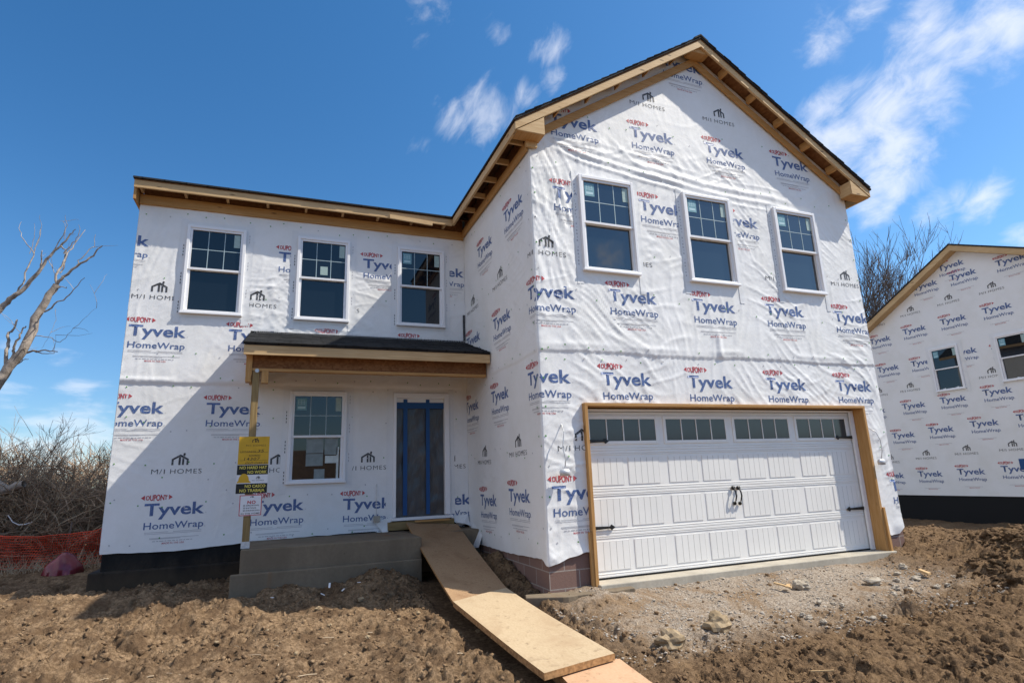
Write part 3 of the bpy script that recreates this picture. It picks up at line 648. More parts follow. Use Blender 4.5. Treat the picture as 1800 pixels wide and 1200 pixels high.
for wall, l in (('s', [(903, 365), (853, 433), (883, 560), (833, 596), (880, 693), (831, 713), (914, 870), (860, 878)]),
                ('f', [(1197, 116), (1008, 216), (1145, 239), (1272, 266), (1388, 289), (1015, 345), (1162, 366), (1297, 389), (963, 512), (1112, 522), (1254, 538), (1378, 546), (1495, 558),
                       (954, 660), (1101, 666), (1248, 671), (1381, 675), (1499, 678), (1020, 864), (1594, 850)])):
    for q in l: u, v = gu(q, wall); SG.prt(0, u, v, 1.03 if wall == 'f' else 1.0, random.uniform(-.015, .015))
for wall, l in (('s', [(880, 499), (832, 545), (912, 797), (853, 812)]), ('f', [(1137, 187), (1262, 215), (956, 445), (1112, 463), (1372, 492), (1484, 501), (1020, 787)])):
    for q in l: u, v = gu(q, wall); SG.prt(1, u, v, 1.0, random.uniform(-.015, .015))
for (x, zt) in GWIN:
    SG.strip(x-.10, x-.0, zt-GH-.20, zt+.06, 6); SG.strip(x+GW, x+GW+.09, zt-GH-.28, zt+.06, 6)
    for k in range(26): SG.strip(x-.075+.01*(k % 3 == 0), x-.055, zt-GH+.05*k+.02, zt-GH+.05*k+.045, 4 if k % 7 else 0, .0065)
for u in np.arange(-D+.15, W, .31):
    for z, j in ((2.87, .03), (2.72, .04), (4.25, .12), (5.6, .10), (1.55, .1), (.42, .04), (6.4, .15), (3.6, .12)):
        if random.random() < .9 and z < float(vt_g(np.array([u]))[0])-.2: SG.dot(u+random.uniform(-.08, .08), z+random.uniform(-j, j), .009)
for u in (.05, W-.05, -.08):
    for z in np.arange(.6, 5.6, .37): SG.dot(u+random.uniform(-.02, .02), z, .010)
# marker notes written on the wrap beside the right-hand lamp
for (px, py, dx, dz) in ((1531, 764, .05, .03), (1541, 775, .03, .05), (1533, 779, .05, .012), (1544, 791, .12, .012), (1540, 803, .14, .012), (1548, 813, .10, .012), (1534, 820, .05, .02)):
    p = at_y(px, py, 0); SG.strip(p[0], p[0]+dx, p[2], p[2]+dz*.35, 4, .006)

def base_w(u, v): return np.stack([u, np.full_like(u, D-.012), v], -1), np.tile(np.array([0, -1., 0]), (len(u), 1))
def disp_w(u, v):
    up = sstep(2.75, 2.85, v)
    d = wrinkle(u+11, v, 25, 1.05)*(.45+.55*up)*np.minimum(damp(u, v, WWIN, WW, WH), damp(u, v, [LWIN], LW, LH))
    d = d+.010*np.exp(-((u+3.35)/.45)**2-((v-4.2)/.5)**2)*(ridges(u, v, -.2, .09, .9, 31)+ridges(u, v, .5, .10, .8, 32))
    d = d+.010*np.exp(-((u+2.4)/1.0)**2-((v-3.72)/.12)**2)*ridges(u, v, .1, .07, .6, 36)
    seam = 2.78+.01*np.sin(u*1.7); lap = sstep(seam-.005, seam+.012, v)*(1-sstep(seam+.03, seam+.6, v)); d = d+.015*lap
    d = d+.012*np.exp(-((v-seam-.06)/.03)**2)*sstep(-.1, .4, pnoise(u*1.1+3, 0*u, 34))
    d = d+.014*(1-sstep(.42, .7, v))*(.5+.5*pnoise(u*2.5, v*3, 35))*sstep(-3.6, -3.2, u)
    return np.clip(d, -.006, .05)
holes_w = [(x, x+WW, zt-WH, zt) for x, zt in WWIN]+[(LWIN[0], LWIN[0]+LW, LWIN[1]-LH, LWIN[1]), (FD[0], FD[1], FD[2]-.05, FD[3])]
SW = Sheet(base_w, disp_w, -L, 0, holes_w)
def vb_w(u): return np.interp(u, [-L, -4.4, -3.5, -3.1, -1.6, -1.45, -1.3, -.35, -.2, 0], [.40, .375, .42, .44, .46, .40, .62, .62, .45, .50])+.008*pnoise(u*5, u*0, 71)
SW.grid(np.linspace(-L, 0, 225), vb_w, lambda u: np.full_like(u, 5.76), 235)
wu = lambda q: at_y(q[0], q[1], D)[[0, 2]]
for q in [(213, 420), (533, 455), (677, 466), (780, 478), (278, 582), (449, 590), (600, 600), (742, 607), (237, 716), (412, 718), (725, 722), (308, 893), (488, 888), (646, 884), (790, 878)]:
    u, v = wu(q); SW.prt(0, u, v, 1.0, random.uniform(-.012, .012))
for q in [(275, 523), (448, 537), (597, 545), (311, 828), (484, 826), (643, 822), (786, 820)]:
    u, v = wu(q); SW.prt(1, u, v, 1.0, random.uniform(-.012, .012))
for (x, zt), w_, h_ in [(a, WW, WH) for a in WWIN]+[(LWIN, LW, LH)]:
    SW.strip(x-.10, x, zt-h_-.16, zt+.10, 6); SW.strip(x+w_, x+w_+.11, zt-h_-(.16 if zt > 4 else .1), zt+.12, 6)
    SW.strip(x-.02, x+w_+.03, zt, zt+.07, 6); SW.strip(x, x+w_, zt-h_-.06, zt-h_, 6)
    for k in range(27): 
        if k % 9 < 4: SW.strip(x-.045, x-.033, zt-h_+.052*k, zt-h_+.052*k+.032, 3, .0065)
        if (k+3) % 9 < 3: SW.strip(x+w_+.045, x+w_+.056, zt-h_+.052*k, zt-h_+.052*k+.032, 4, .0065)
SW.strip(-.065, -.02, 3.66, 4.15, 3, .012)
SW.strip(FD[0]-.11, FD[0], FD[2], FD[3]+.08, 6); SW.strip(FD[1], FD[1]+.09, FD[2], FD[3]+.08, 6)
for u in np.arange(-L+.1, 0, .29):
    for z, j in ((2.86, .03), (2.72, .03), (4.3, .15), (5.5, .06), (1.62, .05), (1.3, .2), (2.2, .15), (.52, .05), (3.3, .1), (1.0, .08)):
        if random.random() < .85: SW.dot(u+random.uniform(-.07, .07), z+random.uniform(-j, j), .009)

# ------------------------------------------------------------------ the house
H = empty('new_house', (0, 0, 0), 'large unfinished two-storey house in printed white wrap with a white garage door', 'house')
SG.build('wrap', H); SW.build('wrap', H)
for xa, xb_, ya, yb_, zb_, zt_ in ((-L-.008, -L+.004, D-.008, 10.5, .42, 5.76), (W-.004, W+.008, .0, 10.5, .25, 5.86)):
    b = MB(); b.box(xa, xb_, ya, yb_, zb_, zt_, M['wrap']); b.build('side_wrap', H)
b = MB()                                             # sheathing behind the wrap
yb = 10.5
b.box(.03, .58, .03, .18, .1, 2.2, M['osb']); b.box(5.62, W-.03, .03, .18, .1, 2.2, M['osb']); b.box(.03, W-.03, .03, .18, 2.2, 5.95, M['osb'])
b.prism([(.03, 5.95), (W-.03, 5.95), (RIDGE_X, RIDGE_Z-.15)], 'y', .03, .18, M['osb'])
b.box(.03, .15, .18, D, .1, 5.9, M['osb']); b.box(W-.15, W-.03, .18, yb, .0, 5.95, M['osb'])
b.box(-L+.03, FD[0]+.0, D+.03, D+.18, .3, 5.8, M['osb']); b.box(FD[1], .0, D+.03, D+.18, .3, 5.8, M['osb']); b.box(FD[0], FD[1], D+.03, D+.18, FD[3], 5.8, M['osb'])
b.box(-L+.03, -L+.15, D+.18, yb, .3, 5.8, M['osb']); b.box(-L+.03, W-.03, yb-.15, yb, .0, 5.9, M['osb'])
b.box(-L+.03, -.03, D+.0, D+.10, 5.80, 6.02, M['osb']); b.box(.0, .12, -.02, D-.05, 5.86, 6.06, M['osb'])
b.build('sheathing', H)
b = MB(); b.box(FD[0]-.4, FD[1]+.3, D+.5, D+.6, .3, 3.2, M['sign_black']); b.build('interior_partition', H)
b = MB(); b.box(-L+.015, -.02, D+.022, D+.25, -.6, .62, M['damp']); b.box(-L-.10, -3.3, D-.07, D+.021, -.6, .17, M['damp']); b.box(-L-.10, -L+.014, D+.0215, yb, -.6, .17, M['damp']); b.box(-L+.005, -L+.14, D+.26, yb, -.6, .5, M['damp'])
b.build('foundation_wall', H, bevel=.02)
b = MB(); b.box(.0, .60, .003, .22, -.5, .45, M['block']); b.box(.003, .22, .22, D+.02, -.5, .6, M['block']); b.build('block_foundation', H)
b = MB(); b.box(5.64, W-.005, .003, .22, -.5, .45, M['block']); b.box(W-.22, W-.005, .22, yb, -.5, .2, M['block']); b.build('block_foundation', H)
b = MB(); b.box(.60, 5.70, -.15, .50, -.40, -.075, M['slab']); b.build('garage_slab', H, bevel=.012)
# windows ----------------------------------------------------------
def T_front(yy): return lambda a, d, z: (a, yy-d, z)
def T_side(xx): return lambda a, d, z: (xx-d, -a, z)
def window(parent, T, x, zt, w_, h_, grid=True, blue=False, strip=True, square=False, papers=False, label=None, gl='glass'):
    b = MB(T); fw = .045; zb = zt-h_; zm = zb+h_*.5
    b.ring(x, x+w_, zb, zt, fw, -.06, .052, M['vinyl']); b.box(x-.012, x+w_+.012, -.01, .062, zb-.012, zb+.02, M['vinyl'])
    o = b.build('window', parent, bevel=.004)
    if label: o['label'] = label
    b = MB(T); b.ring(x+fw, x+w_-fw, zm-.015, zt-fw, .032, -.02, .036, M['vinyl']); b.build('upper_sash', o)
    b = MB(T); b.ring(x+fw, x+w_-fw, zb+.02, zm+.018, .038, -.045, .014, M['vinyl']); b.build('lower_sash', o)
    x0, x1 = x+fw+.032, x+w_-fw-.032; z0, z1 = zm+.017, zt-fw-.032
    b = MB(T); b.box(x0-.004, x1+.004, .006, .012, z0-.004, z1+.004, M[gl]); b.build('pane', o)
    b = MB(T); b.box(x0+.002, x1-.002, -.030, -.024, zb+.054, zm-.016, M[gl]); b.build('pane', o)
    if grid:
        b = MB(T)
        for i in (1, 2): c = x0+(x1-x0)*i/3; b.box(c-.0055, c+.0055, .0122, .0155, z0, z1, M['muntin'])
        c = (z0+z1)/2; b.box(x0, x1, .0122, .0150, c-.0055, c+.0055, M['muntin']); b.build('muntins', o)
    if blue:
        b = MB(T); q = x0+.025; sw, sh = .155, .20; b.box(q, q+sw, .0125, .0165, z1-.03-sh, z1-.03, M['sticker_blue'])
        for i in range(3): b.box(q+.025, q+.125, .0165, .0172, z1-.062-.03*i-.006, z1-.062-.03*i, M['sticker_line'])
        for i in range(3): b.box(q+.025+.046*i, q+.031+.046*i, .0165, .0171, z1-.135, z1-.06, M['sticker_line'])
        b.box(q+.02, q+.135, .0165, .0172, z1-.20, z1-.165, M['sticker_line']); b.build('sticker', o)
    if strip:
        b = MB(T); b.box(x1-.10, x1-.012, .0125, .0165, z1-.24, z1-.02, M['sticker_white']); b.build('sticker', o)
    if square:
        b = MB(T); b.box(x0+.30, x0+.42, .0125, .0165, z0+.06, z0+.21, M['sticker_white']); b.build('sticker', o)
    if papers:
        for (a, c, d, e, m) in ((.20, .46, .28, .52, 'paper'), (.20, .46, .08, .27, 'paper'), (.48, .68, .25, .52, 'paper'), (.49, .665, .12, .235, 'paper_white'), (.33, .49, -.12, .03, 'paper'), (.665, .70, -.13, .37, 'paper_white')):
            b = MB(T); zz = zb+.22; b.box(x0+a, min(x0+c, x1), -.0235, -.020, zz+d-.04, zz+e-.04, M[m]); b.build('posted_paper', o)
    return o
for i, (x, zt) in enumerate(GWIN): window(H, T_front(-.012), x, zt, GW, GH, blue=True, gl='glass_bright')
window(H, T_front(D-.012), *WWIN[0], WW, WH); window(H, T_front(D-.012), *WWIN[1], WW, WH, square=True); window(H, T_front(D-.012), *WWIN[2], WW, WH, blue=True)
window(H, T_front(D-.012), *LWIN, LW, LH, blue=True, papers=True, label='porch window with papers posted inside its lower pane')
# front doorway ----------------------------------------------------
b = MB(); x0, x1, z0, z1 = FD
b.box(x0, x0+.05, D-.05, D+.12, z0, z1, M['vinyl']); b.box(x1-.085, x1, D-.05, D+.12, z0, z1, M['vinyl']); b.box(x0+.05, x1-.085, D-.05, D+.12, z1-.085, z1, M['vinyl'])
b.box(x0-.03, x1+.04, D-.09, D+.12, z0-.055, z0-.01, M['vinyl'])
fd = b.build('front_doorway', H, bevel=.004)
b = MB(); b.box(x0+.05, x1-.085, D+.02, D+.08, z1-.155, z1-.085, M['tape']); b.build('header', fd)
n = 40; xs = np.linspace(x0+.05, x1-.085, 24); zs = np.linspace(z0-.01, z1-.15, 52); X, Z = np.meshgrid(xs, zs)
Y = D+.05+.016*fbm(X*3.0, Z*1.6, 81, 3)+.008*fbm(X*9, Z*5, 82, 2); ix = np.arange(X.size).reshape(X.shape)
Q = np.stack([ix[:-1, :-1], ix[:-1, 1:], ix[1:, 1:], ix[1:, :-1]], -1).reshape(-1, 4)
link('plastic_sheet', np_mesh('plastic_sheet', np.stack([X, Y, Z], -1).reshape(-1, 3), Q, [M['plastic']], smooth=True), fd)
for (a, c, d, e) in ((x0+.175, x0+.245, z0+.02, z1-.10), (x0+.565, x0+.630, z0+.02, z1-.10)):
    b = MB(); b.box(a, c, D+.012, D+.016, d, e, M['blue_tape']); b.build('tape', fd)
b = MB(); b.box(x0+.05, x1-.085, D+.0085, D+.0118, z1-.26, z1-.155, M['blue_tape']); b.build('tape', fd)
# garage door ------------------------------------------------------
gx0, gx1, gz0, gz1 = .66, 5.50, -.055, 2.035; GY_ = .15
b = MB(); b.box(gx0-.05, gx1+.05, GY_+.004, GY_+.05, gz0, gz1, M['door_white'])
sh = (gz1-gz0)/4; pw = (gx1-gx0)/4
for r in range(4):
    za, zc = gz0+r*sh, gz0+(r+1)*sh
    b.box(gx0-.05, gx1+.05, GY_-.0022, GY_+.004, za+.005, za+.030, M['door_white']); b.box(gx0-.05, gx1+.05, GY_-.0022, GY_+.004, zc-.032, zc-.005, M['door_white'])
    b.box(gx0-.05, gx1+.05, GY_-.0020, GY_+.004, za+.040, za+.052, M['door_white']); b.box(gx0-.05, gx1+.05, GY_-.0020, GY_+.004, zc-.052, zc-.042, M['door_white'])
gd = b.build('garage_door', H, bevel=.004)
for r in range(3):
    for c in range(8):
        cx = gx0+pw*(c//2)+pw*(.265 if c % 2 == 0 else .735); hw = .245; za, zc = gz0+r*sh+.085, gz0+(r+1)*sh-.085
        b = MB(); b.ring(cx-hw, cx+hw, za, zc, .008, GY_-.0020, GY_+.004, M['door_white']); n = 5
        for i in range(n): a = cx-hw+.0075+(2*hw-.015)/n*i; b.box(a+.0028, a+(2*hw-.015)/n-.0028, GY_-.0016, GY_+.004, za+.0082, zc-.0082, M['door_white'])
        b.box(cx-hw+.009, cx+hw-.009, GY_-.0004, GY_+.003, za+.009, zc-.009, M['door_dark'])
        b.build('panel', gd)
for c in range(4):
    xa, xb_ = gx0+pw*c+.09, gx0+pw*(c+1)-.09; za, zc = gz0+3*sh+.13, gz1-.10
    b = MB(); b.ring(xa-.045, xb_+.045, za-.045, zc+.045, .045, GY_-.008, GY_+.004, M['door_white'])
    for i in (1, 2, 3): q = xa+(xb_-xa)*i/4; b.box(q-.007, q+.007, GY_-.010, GY_+.001, za, zc, M['door_white'])
    o = b.build('door_light', gd, bevel=.003)
    b = MB(); b.box(xa, xb_, GY_-.001, GY_+.003, za, zc, M['glass_grey']); b.build('pane', gd)
def hinge(xa, z, sg):
    b = MB(); l = .37
    b.prism([(xa, z-.024), (xa+sg*l*.8, z-.013), (xa+sg*l*.86, z-.034), (xa+sg*l, z), (xa+sg*l*.86, z+.034), (xa+sg*l*.8, z+.013), (xa, z+.024)][::sg], 'y', GY_-.026, GY_-.013, M['iron']); b.disc((xa+sg*.06, z), .008, GY_-.030, GY_-.026, M['iron'], 8); b.disc((xa+sg*l*.86, z), .011, GY_-.030, GY_-.026, M['iron'], 8)
    b.build('strap_hinge', gd)
zt_ = at_y(1060, 775, GY_)[2]; zb_ = at_y(1060, 927, GY_)[2]
for z in (zt_, zb_): hinge(gx0-.01, z, 1); hinge(gx1+.01, z, -1)
for px in (1287, 1296):
    p = at_y(px, 857, GY_); q = at_y(px+3, 884, GY_)
    b = MB(); b.disc((p[0], p[2]), .030, GY_-.03, GY_-.010, M['iron'], 10); b.disc((q[0], q[2]), .026, GY_-.03, GY_-.010, M['iron'], 8)
    b.tube([(p[0], GY_-.03, p[2]), (p[0]+.005, GY_-.055, p[2]-.05), ((p[0]+q[0])/2+.01, GY_-.062, (p[2]+q[2])/2), (q[0], GY_-.050, q[2]+.04), (q[0], GY_-.03, q[2])], [.009, .010, .011, .010, .009], M['iron'], 6)
    b.build('pull_handle', gd, True)
b = MB(); b.box(gx0-.03, gx1+.03, GY_-.006, GY_+.05, gz0-.016, gz0-.002, M['rubber']); b.build('bottom_seal', gd)
b = MB(); b.box(gx0-.045, gx0+.0, GY_-.05, GY_-.016, gz0-.01, gz1+.03, M['vinyl']); b.box(gx1, gx1+.07, GY_-.05, GY_-.016, gz0-.01, gz1+.03, M['vinyl']); b.box(gx0, gx1, GY_-.05, GY_-.016, gz1-.0, gz1+.03, M['vinyl']); b.build('stop_moulding', gd)
b = MB(); x0, x1 = DOOR[0], DOOR[1]
b.box(x0, x0+.045, -.085, .13, -.10, DOOR[3]-.04, M['frieze_z']); b.build('door_trim', H, bevel=.003)
b = MB(); b.box(x1-.045, x1, -.085, .13, -.075, DOOR[3]-.04, M['frieze_z']); b.build('door_trim', H, bevel=.003)
b = MB(); b.box(x0, x1+.005, -.085, .13, DOOR[3]-.0395, DOOR[3], M['frieze_x']); b.build('door_trim', H, bevel=.003)
b = MB(); b.box(x0-.038, x0-.001, -.07, -.03, -.12, .53, M['frieze_z']); b.build('trim_offcut', H, bevel=.003)
b = MB(); b.hexa([(x1+.001, -.12, -.13), (x1+.045, -.12, -.13), (x1+.045, -.08, -.13), (x1+.001, -.08, -.13)], [(x1+.001, -.10, .56), (x1+.045, -.10, .56), (x1+.045, -.05, .56), (x1+.001, -.05, .56)], M['frieze_z']); b.build('trim_offcut', H, bevel=.003)
# roofs -------------------------------------------------------------
yr = 11.0; tz = .035
def slope(poly, name, m, dz0, dz1):
    b = MB(); b.hexa([(p[0], p[1], p[2]+dz0) for p in poly], [(p[0], p[1], p[2]+dz1) for p in poly], M[m]); return b.build(name, H)
eL, eR, rf = (EAVE_X, EAVE_Z), (2*RIDGE_X-EAVE_X, EAVE_Z), (RIDGE_X, RIDGE_Z)
b = MB()
for a in (eL, eR):
    sg = 1 if a is eL else -1; xa = a[0]-.02*sg; za = a[1]-.02*SL
    b.hexa([(xa, -OH-.022, za-.028), (rf[0], -OH-.022, rf[1]-.028), (rf[0], yr, rf[1]-.028), (xa, yr, za-.028)], [(xa, -OH-.022, za+.006), (rf[0], -OH-.022, rf[1]+.006), (rf[0], yr, rf[1]+.006), (xa, yr, za+.006)], M['shingle'])
# ragged shingle courses along the front edge and a ridge cap
for k in range(24):
    for sg, a in ((1, eL), (-1, eR)):
        t0, t1 = k/24, (k+1)/24; px0, px1 = a[0]+(rf[0]-a[0])*t0, a[0]+(rf[0]-a[0])*t1; pz0, pz1 = a[1]+(rf[1]-a[1])*t0, a[1]+(rf[1]-a[1])*t1
        e = -OH-.03-.012*random.random(); h0 = .016
        b.hexa([(px0, e, pz0+.0062), (px1, e, pz1+.0062), (px1, e+.3, pz1+.0062), (px0, e+.3, pz0+.0062)], [(px0, e, pz0+h0+.006), (px1, e, pz1+.008), (px1, e+.3, pz1+.008), (px0, e+.3, pz0+h0+.006)], M['shingle'])
b.prism([(rf[0]-.14, rf[1]-.14*SL+.022), (rf[0], rf[1]+.022), (rf[0]+.14, rf[1]-.14*SL+.022), (rf[0]+.14, rf[1]-.14*SL+.04), (rf[0], rf[1]+.042), (rf[0]-.14, rf[1]-.14*SL+.04)], 'y', -OH-.03, yr, M['shingle'])
b.build('roof', H)
b = MB()
for a in (eL, eR): b.hexa([(a[0], -OH+.0, a[1]-.048), (rf[0], -OH, rf[1]-.048), (rf[0], yr, rf[1]-.048), (a[0], yr, a[1]-.048)], [(a[0], -OH, a[1]-.029), (rf[0], -OH, rf[1]-.029), (rf[0], yr, rf[1]-.029), (a[0], yr, a[1]-.029)], M['osb'])
b.build('roof_deck', H)
WY = D-OH; wr_y = 6.9; wr_z = EAVE_Z+.45*(wr_y-WY)
b = MB(); b.hexa([(-L-.07, WY-.02, EAVE_Z-.035), (.6, WY-.02, EAVE_Z-.035), (.6, wr_y, wr_z-.028), (-L-.07, wr_y, wr_z-.028)], [(-L-.07, WY-.02, EAVE_Z+.0), (.6, WY-.02, EAVE_Z+.0), (.6, wr_y, wr_z+.006), (-L-.07, wr_y, wr_z+.006)], M['shingle'])
b.hexa([(-L-.07, wr_y, wr_z-.028), (.6, wr_y, wr_z-.028), (.6, yr, EAVE_Z), (-L-.07, yr, EAVE_Z)], [(-L-.07, wr_y, wr_z+.006), (.6, wr_y, wr_z+.006), (.6, yr, EAVE_Z+.03), (-L-.07, yr, EAVE_Z+.03)], M['shingle'])
for k in range(18): 
    xa = -L-.07+(L-.25)/18*k; b.box(xa, xa+(L-.25)/18-.004, WY-.032-.008*random.random(), WY+.1, EAVE_Z-.032, EAVE_Z-.022+.012*random.random(), M['shingle'])
b.build('roof', H)
b = MB(); b.hexa([(-L-.06, WY+.0, EAVE_Z-.056), (.4, WY, EAVE_Z-.056), (.4, wr_y, wr_z-.048), (-L-.06, wr_y, wr_z-.048)], [(-L-.06, WY, EAVE_Z-.037), (.4, WY, EAVE_Z-.037), (.4, wr_y, wr_z-.029), (-L-.06, wr_y, wr_z-.029)], M['osb']); b.build('roof_deck', H)
b = MB(); b.prism([(D+.05, 5.75), (yb-.05, 5.75), (wr_y, wr_z-.06)], 'x', -L+.0, -L+.1, M['wrap']); b.build('gable_wall', H)
# fascias and rakes (each board a part)
fb, ft = EAVE_Z-.175, EAVE_Z-.05
b = MB(); b.box(-L-.055, EAVE_X-.0, WY, WY+.036, fb, ft, M['pine_x']); b.build('fascia', H, bevel=.003)
b = MB(); b.box(EAVE_X, EAVE_X+.036, -OH+.037, WY+.0, fb, ft, M['pine_y']); b.build('fascia', H, bevel=.003)
b = MB(); b.box(eR[0]-.036, eR[0], -OH+.037, yr, fb, ft, M['pine_y']); b.build('fascia', H, bevel=.003)
RB = .128
for a, sg in ((eL, 1), (eR, -1)):
    b = MB(); z_ = lambda x: a[1]+SL*abs(x-a[0])-.050
    p = [(a[0], z_(a[0])-RB*.92), (rf[0], z_(rf[0])-RB), (rf[0], z_(rf[0])), (a[0], z_(a[0]))]
    b.prism(p, 'y', -OH, -OH+.036, M['pine_x']); b.build('rake_board', H, bevel=.003)
    b = MB(); p = [(a[0]+sg*.015, z_(a[0])-RB*.95+.006), (a[0]+sg*.44, z_(a[0])-RB*.95+.006), (a[0]+sg*.44, z_(a[0]+sg*.44)-RB-.002), (a[0]+sg*.05, z_(a[0]+sg*.05)-RB-.002)]
    b.prism(p, 'y', -OH+.006, -OH+.03, M['pine_x']); b.box(*(sorted((a[0]+sg*.02, a[0]+sg*.44))), -OH+.031, -.045, z_(a[0])-RB*.95+.006, z_(a[0])-RB*.95+.022, M['frieze_y'])
    b.box(*(sorted((a[0]+sg*.41, a[0]+sg*.44))), -OH+.031, -.045, z_(a[0])-RB*.95+.0225, z_(a[0]+sg*.41)-RB-.01, M['pine_y'])
    b.build('eave_return', H, bevel=.003)
    # frieze along the wall under the rake
    b = MB(); zt0 = lambda x: a[1]+SL*abs(x-a[0])-.052-.10; xw = (-.0 if sg > 0 else W)
    b.prism([(xw, zt0(xw)-.19), (rf[0], zt0(rf[0])-.21), (rf[0], zt0(rf[0])-.075), (xw, zt0(xw)-.065)], 'y', -.066, -.030, M['frieze_x']); b.build('frieze', H, bevel=.003)
    for k in range(1, 6):
        x = a[0]+sg*(.16+.54*k); zc = z_(x)-.02
        b = MB(); b.hexa([(x-.019, -OH+.037, zc-.110), (x+.019, -OH+.037, zc-.110+sg*.038*SL), (x+.019, -.0665, zc-.110+sg*.038*SL), (x-.019, -.0665, zc-.110)], [(x-.019, -OH+.037, zc), (x+.019, -OH+.037, zc+sg*.038*SL), (x+.019, -.0665, zc+sg*.038*SL), (x-.019, -.0665, zc)], M['frieze_y']); b.build('lookout', H)
b = MB(); zr = rf[1]-.05-RB; b.prism([(rf[0]-.16, zr-.10), (rf[0]+.16, zr-.10), (rf[0]+.20, zr-.075), (rf[0], zr+.045), (rf[0]-.20, zr-.075)], 'y', -OH+.037, -.067, M['frieze_y']); b.build('ridge_block', H)
b = MB(); b.box(-L-.01, -.036, D-.048, D-.012-.0005, 5.615, 5.775, M['frieze_x']); b.build('frieze', H, bevel=.003)
b = MB(); b.box(-.060, -.026, -.022, D-.049, 5.66, 5.80, M['frieze_y']); b.build('frieze', H, bevel=.003)
b = MB(); b.box(-.066, .10, -.075, -.0305, 5.70, 5.98, M['pine_z']); b.build('corner_block', H, bevel=.003)
for k in range(9):
    x = -L+.01+k*.605
    if x < -.4: b = MB(); b.box(x, x+.038, WY+.0365, D-.0485, 5.79, 5.875, M['pine_y']); b.build('lookout', H)
for k in range(5):
    y = .05+k*.56; b = MB(); b.box(EAVE_X+.0365, -.0605, y, y+.038, 5.785, 5.87, M['pine_x']); b.build('lookout', H)
b = MB(); b.box(-L-.056, -L-.02, WY+.037, D+.6, 5.60, 5.90, M['frieze_y']); b.build('rake_board', H)
p = at_y(685, 379, WY-.02); q = at_y(760, 392, WY-.02)
b = MB(); b.hexa([(p[0], WY-.036, p[2]-.055), (q[0], WY-.036, q[2]-.055), (q[0], WY-.001, q[2]-.055), (p[0], WY-.001, p[2]-.055)], [(p[0], WY-.036, p[2]+.02), (q[0], WY-.036, q[2]+.02), (q[0], WY-.001, q[2]+.02), (p[0], WY-.001, p[2]+.02)], M['pine_x']); b.build('nailed_scrap', H, bevel=.003)
# porch -------------------------------------------------------------
PX0, PX1, PYF, PZF, PZB = -3.60, -.035, 1.80, 3.155, 3.62
def pz(y): return PZF+(PZB-PZF)*(y-PYF)/(D-.03-PYF)
b = MB(); b.hexa([(PX0, PYF, PZF-.028), (PX1, PYF, PZF-.028), (PX1, D-.03, PZB-.028), (PX0, D-.03, PZB-.028)], [(PX0, PYF, PZF+.004), (PX1, PYF, PZF+.004), (PX1, D-.03, PZB+.004), (PX0, D-.03, PZB+.004)], M['shingle'])
for r in range(9):
    y = PYF-.02+r*.15; x = PX0
    while x < PX1-.05:
        wd = .16+.14*random.random(); e = min(x+wd, PX1); yy = y-.012*random.random()
        b.hexa([(x, yy, pz(yy)+.005), (e-.004, yy, pz(yy)+.005), (e-.004, min(y+.16, D-.03), pz(min(y+.16, D-.03))+.005), (x, min(y+.16, D-.03), pz(min(y+.16, D-.03))+.005)],
               [(x, yy, pz(yy)+.016+.006*random.random()), (e-.004, yy, pz(yy)+.016+.006*random.random()), (e-.004, min(y+.16, D-.03), pz(min(y+.16, D-.03))+.008), (x, min(y+.16, D-.03), pz(min(y+.16, D-.03))+.008)], M['shingle'])
        x = e
por = b.build('porch_roof', H)
b = MB(); b.hexa([(PX0+.02, PYF+.03, pz(PYF+.03)-.05), (PX1, PYF+.03, pz(PYF+.03)-.05), (PX1, D-.03, PZB-.05), (PX0+.02, D-.03, PZB-.05)], [(PX0+.02, PYF+.03, pz(PYF+.03)-.029), (PX1, PYF+.03, pz(PYF+.03)-.029), (PX1, D-.03, PZB-.029), (PX0+.02, D-.03, PZB-.029)], M['osb']); b.build('deck', por)
b = MB(); b.box(PX0+.01, PX1, PYF+.012, PYF+.048, PZF-.165, PZF-.030, M['pine_x']); b.build('fascia', por, bevel=.003)
BZ0, BZ1 = 2.80, 3.00; BY = 2.02
b = MB(); b.box(PX0+.12, PX1, BY, BY+.012, BZ0+.04, BZ1+.08, M['osb']); b.box(PX0+.12, PX1, BY-.008, BY+.10, BZ0, BZ0+.038, M['frieze_x']); b.box(PX0+.12, PX1, BY+.013, BY+.10, BZ0+.0385, BZ1+.08, M['frieze_x']); b.build('beam', por)
b = MB(); b.box(PX0+.04, PX0+.119, BY-.02, BY+.11, BZ0-.16, BZ1+.10, M['frieze_z']); b.box(PX0+.245, PX0+.335, BY-.01, BY+.10, BZ0-.17, BZ0-.001, M['frieze_z']); b.build('post_bracket', por, bevel=.003)
b = MB(); b.box(PX0+.03, PX0+.068, BY+.111, D-.03, BZ0-.02, BZ1+.10, M['frieze_y']); b.build('side_beam', por)
b = MB(); b.prism([(PYF+.05, pz(PYF+.05)-.052), (PYF+.05, pz(PYF+.05)-.13), (D-.03, BZ1+.11), (D-.03, PZB-.052)], 'x', PX0+.015, PX0+.029, M['frieze_y']); b.build('rake_board', por)
for k in range(6):
    x = PX0+.20+k*.62; b = MB(); b.hexa([(x, PYF+.049, PZF-.15), (x+.038, PYF+.049, PZF-.15), (x+.038, BY-.001, PZF-.12), (x, BY-.001, PZF-.12)], [(x, PYF+.049, PZF-.045), (x+.038, PYF+.049, PZF-.045), (x+.038, BY-.001, PZF+.01), (x, BY-.001, PZF+.01)], M['pine_y']); b.build('lookout', por)
b = MB(); b.disc((PX0+.185, BZ0-.0), .028, BY-.026, BY-.0085, M['galv'], 12); b.build('bolt', por)
